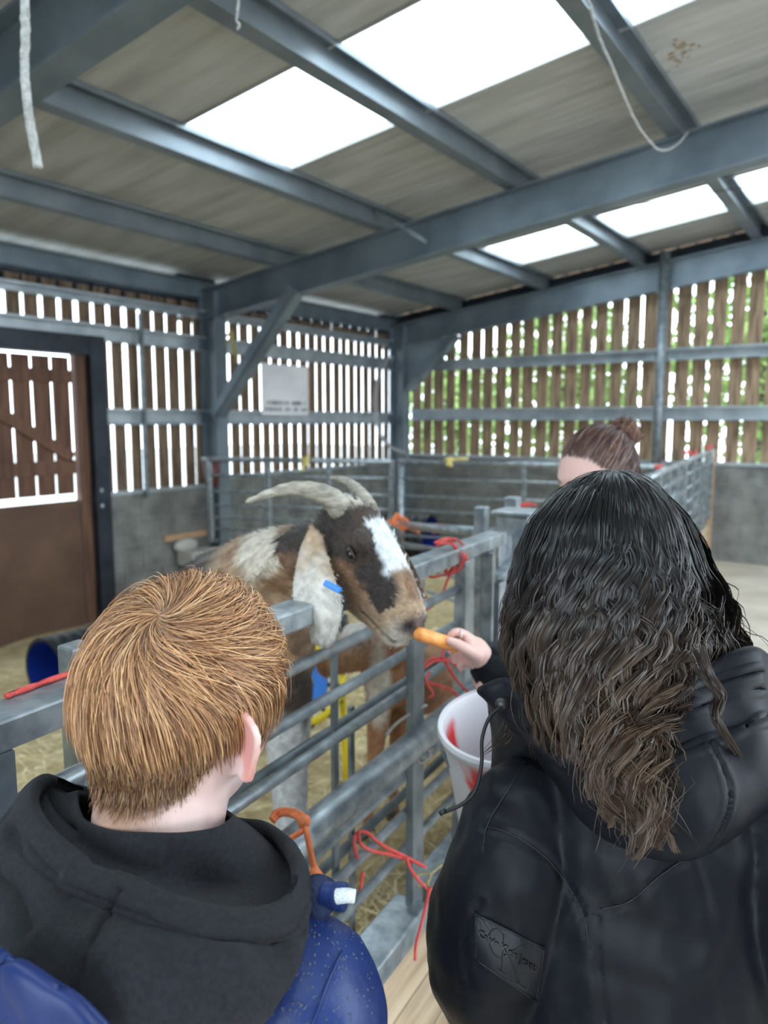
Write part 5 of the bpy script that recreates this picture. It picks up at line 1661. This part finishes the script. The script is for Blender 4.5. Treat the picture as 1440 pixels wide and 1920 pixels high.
# ---- hair: wet locks that leave the crown, cling to the head, then hang in waves
HC = gc.copy()
def hair_section(v):
    """half width, lateral centre, depth of centre, depth radius of the whole mass at picture height v (all as places)"""
    vs = [893, 930, 980, 1040, 1100, 1160, 1220, 1290, 1360, 1430, 1500, 1560, 1620]
    le = np.interp(v, vs, [1120, 1050, 998, 968, 955, 950, 952, 975, 1008, 1042, 1085, 1130, 1180])
    ri = np.interp(v, vs, [1160, 1232, 1292, 1326, 1346, 1368, 1392, 1372, 1320, 1298, 1288, 1272, 1250])
    zf = np.interp(v, vs, [.905, .845, .805, .782, .770, .760, .748, .726, .708, .695, .680, .676, .676])   # nearest surface
    zc = np.interp(v, vs, [.910, .910, .905, .905, .905, .90, .895, .88, .85, .82, .79, .765, .75])         # middle of the mass
    return le, ri, zf, zc
r_ = np.random.default_rng(64)
nc = 330
K = 30
allP, allC, allR = [], [], []
for c in range(nc):
    th = r_.uniform(-1.95, 1.95) if c > 90 else r_.uniform(-1.3, 1.3)
    lay = r_.uniform(.72, 1.0) ** .7
    side = math.sin(th)
    # how far down this lock reaches
    if side < -.55:
        vend = r_.uniform(1290, 1440)
    elif side > .62:
        vend = r_.uniform(1190, 1262) if r_.random() < .72 else r_.uniform(1300, 1440)
    else:
        vend = r_.uniform(1380, 1600) if r_.random() < .8 else r_.uniform(1250, 1400)
    vstart = 896 + r_.uniform(0, 26) + 10 * abs(side)
    vv_ = vstart + (vend - vstart) * np.linspace(0, 1, K) ** 1.02
    le, ri, zf, zc = hair_section(vv_)
    uc, hw = (le + ri) / 2, (ri - le) / 2
    drift = r_.normal(0, .10)
    tt = np.linspace(0, 1, K)
    th_v = th * np.interp(tt, [0, .15, 1], [1.0, 1.0, .82]) + drift * tt
    U_ = uc + hw * np.sin(th_v) * lay
    Z_ = zc - (zc - zf) * np.cos(th_v) * lay
    guide = np.array([pt(u, v, z) for u, v, z in zip(U_, vv_, Z_)])
    seg = np.linalg.norm(np.diff(guide, axis=0), axis=1)
    s = np.concatenate([[0], np.cumsum(seg)])
    grow = sst(s, .07, .20)
    wl = r_.uniform(.066, .10)
    amp = r_.uniform(.008, .0165) * (1.0 if vend > 1200 else .8)
    ph = r_.uniform(0, 6.28)
    T = np.gradient(guide, axis=0); T /= np.linalg.norm(T, axis=1)[:, None]
    outw = guide - (EYE + FWD * .95 + RIGHT * np.mean((uc - 720) / FPX * .95)); outw -= T * np.sum(outw * T, 1)[:, None]; outw /= np.linalg.norm(outw, axis=1)[:, None]
    lat = np.cross(T, outw)
    k_ = 2 * math.pi * s / wl + ph
    wav = (lat * np.sin(k_)[:, None] + outw * (np.cos(k_) * .55 + .3)[:, None]) * (amp * grow)[:, None]
    ns = int(r_.integers(22, 40))
    rad = r_.uniform(.004, .0075)
    pr = np.interp(tt, [0, .1, .35, .8, 1], [1.9, 1.7, 1.0, .8, .25])
    hue = r_.uniform(0, 1)
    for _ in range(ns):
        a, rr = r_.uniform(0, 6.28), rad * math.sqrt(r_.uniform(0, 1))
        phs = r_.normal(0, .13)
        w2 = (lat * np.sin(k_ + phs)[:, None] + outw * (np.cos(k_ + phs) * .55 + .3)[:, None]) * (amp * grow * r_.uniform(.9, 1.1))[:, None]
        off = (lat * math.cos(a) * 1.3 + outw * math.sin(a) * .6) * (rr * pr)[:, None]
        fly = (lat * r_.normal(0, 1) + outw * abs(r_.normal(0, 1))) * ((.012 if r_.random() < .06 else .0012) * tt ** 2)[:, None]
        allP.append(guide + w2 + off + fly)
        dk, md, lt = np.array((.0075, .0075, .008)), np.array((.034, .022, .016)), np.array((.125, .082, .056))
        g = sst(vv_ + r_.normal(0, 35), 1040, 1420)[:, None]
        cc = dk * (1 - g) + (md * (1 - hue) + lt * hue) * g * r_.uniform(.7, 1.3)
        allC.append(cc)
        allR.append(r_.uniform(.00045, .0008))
# drop the tail tips that would enter the cloth
P = np.array(allP); Cc = np.array(allC)
HW = empty('hair'); HW.parent = girl
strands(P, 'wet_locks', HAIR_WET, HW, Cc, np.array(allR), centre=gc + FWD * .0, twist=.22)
P2, D2, _ = comb(5200, .007, 91, unit((.02, -.05, 1)), lambda D, h: .07 + .03 * sst(D[:, 2], .5, .9), 9, 0, .5, hl_fn=lambda d: np.minimum(hairline(d), d[:, 2] - .35), jitter=.06, clumpn=150, axh=gx_, ch=gc, scale=1.015)
strands(P2, 'crown_hair', HAIR_WET, HW, np.tile((.0085, .0082, .0085), (len(P2), 9, 1)) * np.random.default_rng(4).uniform(.6, 1.8, (len(P2), 1, 1)), np.full(len(P2), .0006), centre=gc, twist=.25)
# loose curl trailing over the hood
for q_, seed in (([(1310, 1215, .745), (1325, 1260, .735), (1350, 1300, .735), (1340, 1340, .730), (1362, 1380, .728), (1385, 1415, .735), (1400, 1440, .745)], 1), ([(1300, 1220, .75), (1318, 1255, .742), (1330, 1280, .738), (1352, 1310, .735), (1345, 1350, .73), (1368, 1400, .73)], 2),
                 ([(955, 1330, .86), (950, 1370, .85), (930, 1395, .845), (905, 1415, .84)], 3), ([(960, 1325, .86), (958, 1360, .85), (945, 1390, .845), (925, 1400, .84)], 4)):
    g_ = cr(pts(q_), K)
    r2 = np.random.default_rng(seed + 200)
    n_ = 34 if seed < 3 else 10
    Pk = g_[None] + r2.normal(0, .0022, (n_, 1, 3)) * np.interp(np.linspace(0, 1, K), [0, .6, 1], [1.3, 1, .4])[None, :, None]
    strands(Pk, 'loose_curl', HAIR_WET, HW, np.tile((.03, .021, .016), (n_, K, 1)) * r2.uniform(.6, 1.6, (n_, 1, 1)), np.full(n_, .0005), centre=gc)
# dark mass inside the locks so that no light shines through
rings = []
for v in np.linspace(906, 1560, 40):
    le, ri, zf, zc = hair_section(v)
    uc, hw = (le + ri) / 2, (ri - le) / 2
    f_ = .86 if v < 1280 else .86 - .5 * (v - 1280) / 280
    rings.append([pt(uc + hw * f_ * math.sin(a), v + (6 if v < 930 else 0), zc - (zc - zf) * .84 * math.cos(a) * (1 if math.cos(a) > 0 else .62)) for a in np.linspace(0, 2 * math.pi, 36, endpoint=False)])
me = MB().ring_loft(rings).mesh('hair_mass'); shade(me)
set_colors(me, np.tile((.006, .0055, .0055), (len(me.vertices), 1)), 'hair')
link('hair_mass', me, HAIR_WET, HW)
mb = MB(); legs_of(mb, ghip, gt_, .085)
link('trousers', remeshed(mb, .008, 4), DENIM, girl)
shoes(gfeet, gt_, RUBBER, girl)
# ------------------------------------------------------------------ woman with a bun, carrot and bucket
wc = pt(1122, 893, 1.66)
wx = frame(math.radians(-118), math.radians(14))
wtx = frame(math.radians(-95))
wn_ = wc + np.array([0, -.03, -.17]) @ wx
wn_[2] = wc[2] - .185
whip = np.array([wn_[0], wn_[1], .86])
mb = MB()
add_head(mb, wc, wx, 1.0)
limb(mb, np.array([wc + np.array([0, -.02, -.05]) @ wx, (wc + wn_) / 2 + (0, 0, -.02), wn_, wn_ + (0, 0, -.06)]), [.052, .047, .05, .07])
limb(mb, np.array([wn_ + (0, 0, -.1), wn_ + (0, 0, -.25), whip + (0, 0, .12), whip]), [.095, .11, .10, .12], 18)
wsh = [wn_ + wtx[0] * (s * .155) + (0, 0, -.07) for s in (-1, 1)]
limb(mb, np.array([wsh[0], wn_ + (0, 0, -.05), wsh[1]]), [.045, .05, .045])
# arm that offers the carrot (near the viewer) and arm that steadies the bucket
near = wsh[0] if (wsh[0] - EYE) @ FWD < (wsh[1] - EYE) @ FWD else wsh[1]
far = wsh[1] if near is wsh[0] else wsh[0]
wrA = pt(912, 1240, 1.395)
elA = pt(1050, 1330, 1.47)
wrB = pt(962, 1268, 1.42)
elB = pt(1075, 1400, 1.60)
HZ = 1.37
# carrot hand
limb(mb, np.array([near, (near + elA) / 2, elA, (elA + wrA) / 2, wrA, pt(898, 1228, 1.385)]), [.042, .037, .034, .029, .0235, .022])
palm = [pt(905, 1233, 1.39), pt(890, 1217, 1.375), pt(876, 1206, 1.365)]
limb(mb, np.array(palm), [.0225, .0235, .017], 14, 12)
limb(mb, pts([(897, 1240, 1.40), (884, 1234, 1.395), (868, 1226, 1.39)]), [.019, .019, .013], 12, 12)
FING = [  # index, middle, ring, little, thumb: joints and radii
    ([(882, 1198, 1.368), (868, 1188, 1.356), (854, 1185, 1.346), (843, 1192, 1.346)], [.0098, .0085, .0079, .0065]),
    ([(876, 1214, 1.378), (860, 1206, 1.378), (848, 1212, 1.378), (845, 1222, 1.378)], [.0095, .0082, .0076, .0063]),
    ([(876, 1229, 1.386), (861, 1224, 1.386), (850, 1230, 1.386), (851, 1239, 1.388)], [.0090, .0078, .0073, .0062]),
    ([(882, 1241, 1.392), (870, 1241, 1.392), (861, 1247, 1.394), (865, 1254, 1.396)], [.0080, .007, .0066, .0058]),
    ([(895, 1228, 1.358), (878, 1219, 1.336), (860, 1209, 1.326), (842, 1201, 1.322)], [.0120, .0108, .0098, .0076])]
for q_, r0 in FING:
    limb(mb, pts(q_), r0, 10, 14)
# bucket hand
limb(mb, np.array([far, (far + elB) / 2, elB, (elB + wrB) / 2, wrB]), [.042, .037, .034, .029, .0235])
limb(mb, np.array([wrB, wrB + (pt(925, 1272, 1.40) - wrB) * .6]), [.023, .024], 12, 6)
for k in range(4):
    b0 = wrB + (pt(925, 1272, 1.40) - wrB) * .6 + FWD * (k - 1.5) * .018
    limb(mb, np.array([b0, b0 - RIGHT * .028 + UPV * .006, b0 - RIGHT * .045 - UPV * .012]), [.0095, .0088, .0075], 8, 8)
b0 = wrB - RIGHT * .015 + UPV * .012
limb(mb, np.array([b0, b0 - RIGHT * .02 + UPV * .016, b0 - RIGHT * .035 + UPV * .012]), [.011, .010, .008], 8, 8)
wfeet = legs_of(mb, whip, wtx, .08)
wm = remeshed(mb, .0029, 2, keep=.4)
V = coords(wm)
q = (V - wc) @ wx.T
base = np.tile((.68, .44, .38), (len(V), 1))
def whl(d):
    az = np.arctan2(np.abs(d[:, 0]), -d[:, 1]); el = np.arcsin(np.clip(d[:, 2], -1, 1))
    return el - np.interp(az, [0, .8, 1.3, 1.7, 2.0, 2.4, math.pi], [-.85, -.6, -.2, .05, .25, .55, .66])
onsk = (q[:, 2] > -.13) & (np.linalg.norm(q, axis=1) < .14)
base = np.where(onsk[:, None], mix(base, (.09, .05, .04), sst(whl(dir_of(q)), -.02, .12)), base)
hq = np.linalg.norm(V - pt(850, 1222, 1.375), axis=1)
base = mix(base, (.72, .36, .33), sst(hq, .05, .015) * .6)
for sg_ in (-1, 1):     # brow and lashes
    e_ = np.array([sg_ * .031, .084, .012])
    dd = (q - e_) / np.array([.017, .02, .0045])
    base = np.where(onsk[:, None], mix(base, (.05, .028, .02), np.exp(-np.sum(dd ** 2, 1)) * 1.5), base)
    dd = (q - np.array([sg_ * .031, .08, -.008])) / np.array([.013, .02, .005])
    base = np.where(onsk[:, None], mix(base, (.06, .03, .025), np.exp(-np.sum(dd ** 2, 1)) * 1.3), base)
set_colors(wm, base, 'skin')
woman = link('person', wm, SKIN, label='woman with auburn hair in a bun offering the carrot, half hidden by the girl', category='person')
# ring on the finger
rc, rd = pt(859, 1189.5, 1.347), unit(pt(866, 1191, 1.352) - pt(853, 1189, 1.343))
s_ = unit(np.cross(rd, UPV)); t_ = np.cross(rd, s_)
MB().tube([rc + (s_ * math.cos(a) + t_ * math.sin(a)) * .0098 for a in np.linspace(0, 2 * math.pi, 25)], .0014, 6).build('finger_ring', material('silver', (.75, .75, .76), .2, 1), woman, smooth=True)
# hair pulled back to the bun
bunD = unit((.05, -.81, .57))
P, D, _ = comb(6500, .010, 41, bunD, lambda D, h: np.clip(np.arccos(np.clip(D @ bunD, -1, 1)) * .092, .02, .2), 11, 0, 0, hl_fn=whl, jitter=.05, clumpn=160, axh=wx, ch=wc, toward=True)
r2 = np.random.default_rng(5)
t = r2.uniform(0, 1, len(P))
cw = np.where((t < .55)[:, None], (.055, .026, .022), np.where((t < .85)[:, None], (.13, .062, .045), (.30, .17, .12))) * r2.uniform(.8, 1.2, (len(P), 1))
wh = empty('hair'); wh.parent = woman
strands(P, 'combed_hair', HAIR_DRY, wh, np.repeat(cw[:, None, :], 11, 1), np.full(len(P), .0008), centre=wc)
bc_ = wc + (head_local(bunD[None])[0] * 1.0) @ wx + (bunD @ wx) * .018
m_ = MB().ell(bc_, (.033, .033, .03)).mesh('bun_core'); shade(m_)
set_colors(m_, np.tile((.06, .03, .024), (len(m_.vertices), 1)), 'hair')
link('bun_core', m_, HAIR_DRY, wh)
Pb = []
for _ in range(420):
    ax = unit(r2.normal(0, 1, 3)); b1 = unit(np.cross(ax, (.2, .5, .8))); b2 = np.cross(ax, b1)
    a0, L_ = r2.uniform(0, 6.28), r2.uniform(1.2, 4)
    a = a0 + np.linspace(0, L_, 14)
    rr = .034 + r2.uniform(-.002, .004) + (np.linspace(0, .012, 14) if r2.random() < .12 else 0)
    Pb.append(bc_ + (b1[None] * np.cos(a)[:, None] + b2[None] * np.sin(a)[:, None]) * (rr if np.isscalar(rr) else np.asarray(rr)[:, None]))
Pb = np.array(Pb)
cb = np.where((r2.uniform(0, 1, len(Pb)) < .6)[:, None], (.10, .045, .03), (.26, .12, .07))
strands(Pb, 'bun', HAIR_DRY, wh, np.repeat(cb[:, None, :], 14, 1), np.full(len(Pb), .0008), centre=bc_)
# black jacket
mb = MB()
limb(mb, np.array([wn_ + (0, 0, -.11), wn_ + (0, 0, -.25), wn_ + (0, 0, -.4), whip + (0, 0, -.05)]), [.13, .15, .15, .15], 22)
limb(mb, np.array([wsh[0], wn_ + (0, 0, -.055), wsh[1]]), [.065, .085, .065])
limb(mb, np.array([near, (near + elA) / 2, elA, elA * .4 + wrA * .6, wrA + (elA - wrA) * .10]), [.062, .06, .055, .048, .043], 18, 30)
limb(mb, np.array([far, (far + elB) / 2, elB, elB * .4 + wrB * .6, wrB + (elB - wrB) * .12]), [.062, .06, .055, .048, .043], 18, 30)
wj = remeshed(mb, .006, 4)
crumple(wj, [(.005, 14, 3.0), (.002, 35, 1.0)])
link('jacket', wj, NYLON, woman, label='black jacket')
mb = MB(); legs_of(mb, whip, wtx, .092)
link('trousers', remeshed(mb, .008, 4), DENIM, woman)
shoes(wfeet, wtx, RUBBER, woman)

# ---- carrot
CAR = material('carrot_flesh', (.80, .26, .045), .5, 0, (.95, .42, .12), 60, .35, 120)
cq = cr(pts([(779, 1186, 1.288), (806, 1195, 1.312), (840, 1206, 1.338), (858, 1214, 1.350)]), 26)
rr = np.interp(np.linspace(0, 1, 26), [0, .04, .1, .6, 1], [.004, .0105, .0118, .0122, .0105]) + rng.normal(0, .0003, 26)
MB().tube(cq, rr, 16).build('carrot', CAR, smooth=True, label='peeled orange carrot stick held to the goat mouth', category='carrot')

# ---- bucket
bk_c = pt(966, 1352, 1.265)
bn = unit(_U * .985 - FWD * .13 - RIGHT * .10)
s_ = unit(np.cross(bn, FWD)); t_ = np.cross(bn, s_)
ang = np.linspace(0, 2 * math.pi, 96, endpoint=False)
prof = [(.124, 0), (.131, .002), (.133, -.006), (.131, -.014), (.127, -.016), (.124, -.02), (.115, -.12), (.105, -.25), (.10, -.27), (0.001, -.27), (0.001, -.262), (.095, -.262), (.102, -.245), (.112, -.12), (.120, -.012), (.1225, -.002), (.124, 0)]
rows = cr(np.array(prof), 90)
rows = np.concatenate([np.column_stack([np.interp(np.linspace(0, len(prof) - 1, 120), range(len(prof)), [p[k] for p in prof]) for k in (0, 1)])])
rings = [[bk_c + bn * h_ + (s_ * math.cos(a) + t_ * math.sin(a)) * r0 for a in ang] for r0, h_ in rows]
me = MB().ring_loft(rings, cap=False).mesh('bucket'); shade(me)
Pq = np.array(rings).reshape(-1, 3)
A_ = np.tile(ang, 120); Hh = np.repeat(rows[:, 1], 96); Rr = np.repeat(rows[:, 0], 96)
nz = wob(np.column_stack([np.cos(A_) * 2.2, np.sin(A_) * 2.2, Hh * 5]), 1.5, 3.3) + .45 * wob(np.column_stack([np.cos(A_), np.sin(A_), Hh * 2.2]), 22, 1.2)
def angd(vec, w):
    a0 = math.atan2(np.dot(vec, t_), np.dot(vec, s_))
    d = (A_ - a0 + math.pi) % (2 * math.pi) - math.pi
    return np.exp(-(d / w) ** 2)
inside = np.repeat(np.arange(120) > 75, 96)
fade = np.clip(-Hh / .2, 0, 1)
outb = angd(-FWD * .8 - RIGHT * .55, .34) * (1 - .4 * fade) + angd(-FWD + RIGHT * .9, .25) + angd(RIGHT + FWD, .3) + angd(FWD - RIGHT * .3, .3)
inb = angd(-RIGHT * .95 + FWD * .35, .26) + angd(RIGHT * .2 + FWD, .30)
red = sst(np.where(inside, inb, outb) + nz * .4, .32, .62) * sst(-Hh, .012, .035)
set_colors(me, mix((.72, .71, .74), (.72, .02, .02), red), 'pelt')
BUCK = material('white_bucket_plastic', (1, 1, 1), .35, attr='pelt', sss=0)
bk = link('bucket', me, BUCK, label='white plastic bucket streaked with red between the girl and the gate', category='bucket')
hp = [bk_c + bn * (-.02 + .0) + s_ * (.131 * math.cos(a)) + t_ * (.131 * math.sin(a) * .3) - bn * (.10 * math.sin(a)) for a in np.linspace(0, math.pi, 24)]
MB().tube(hp, .0025, 6).build('handle', GALV, bk, smooth=True)
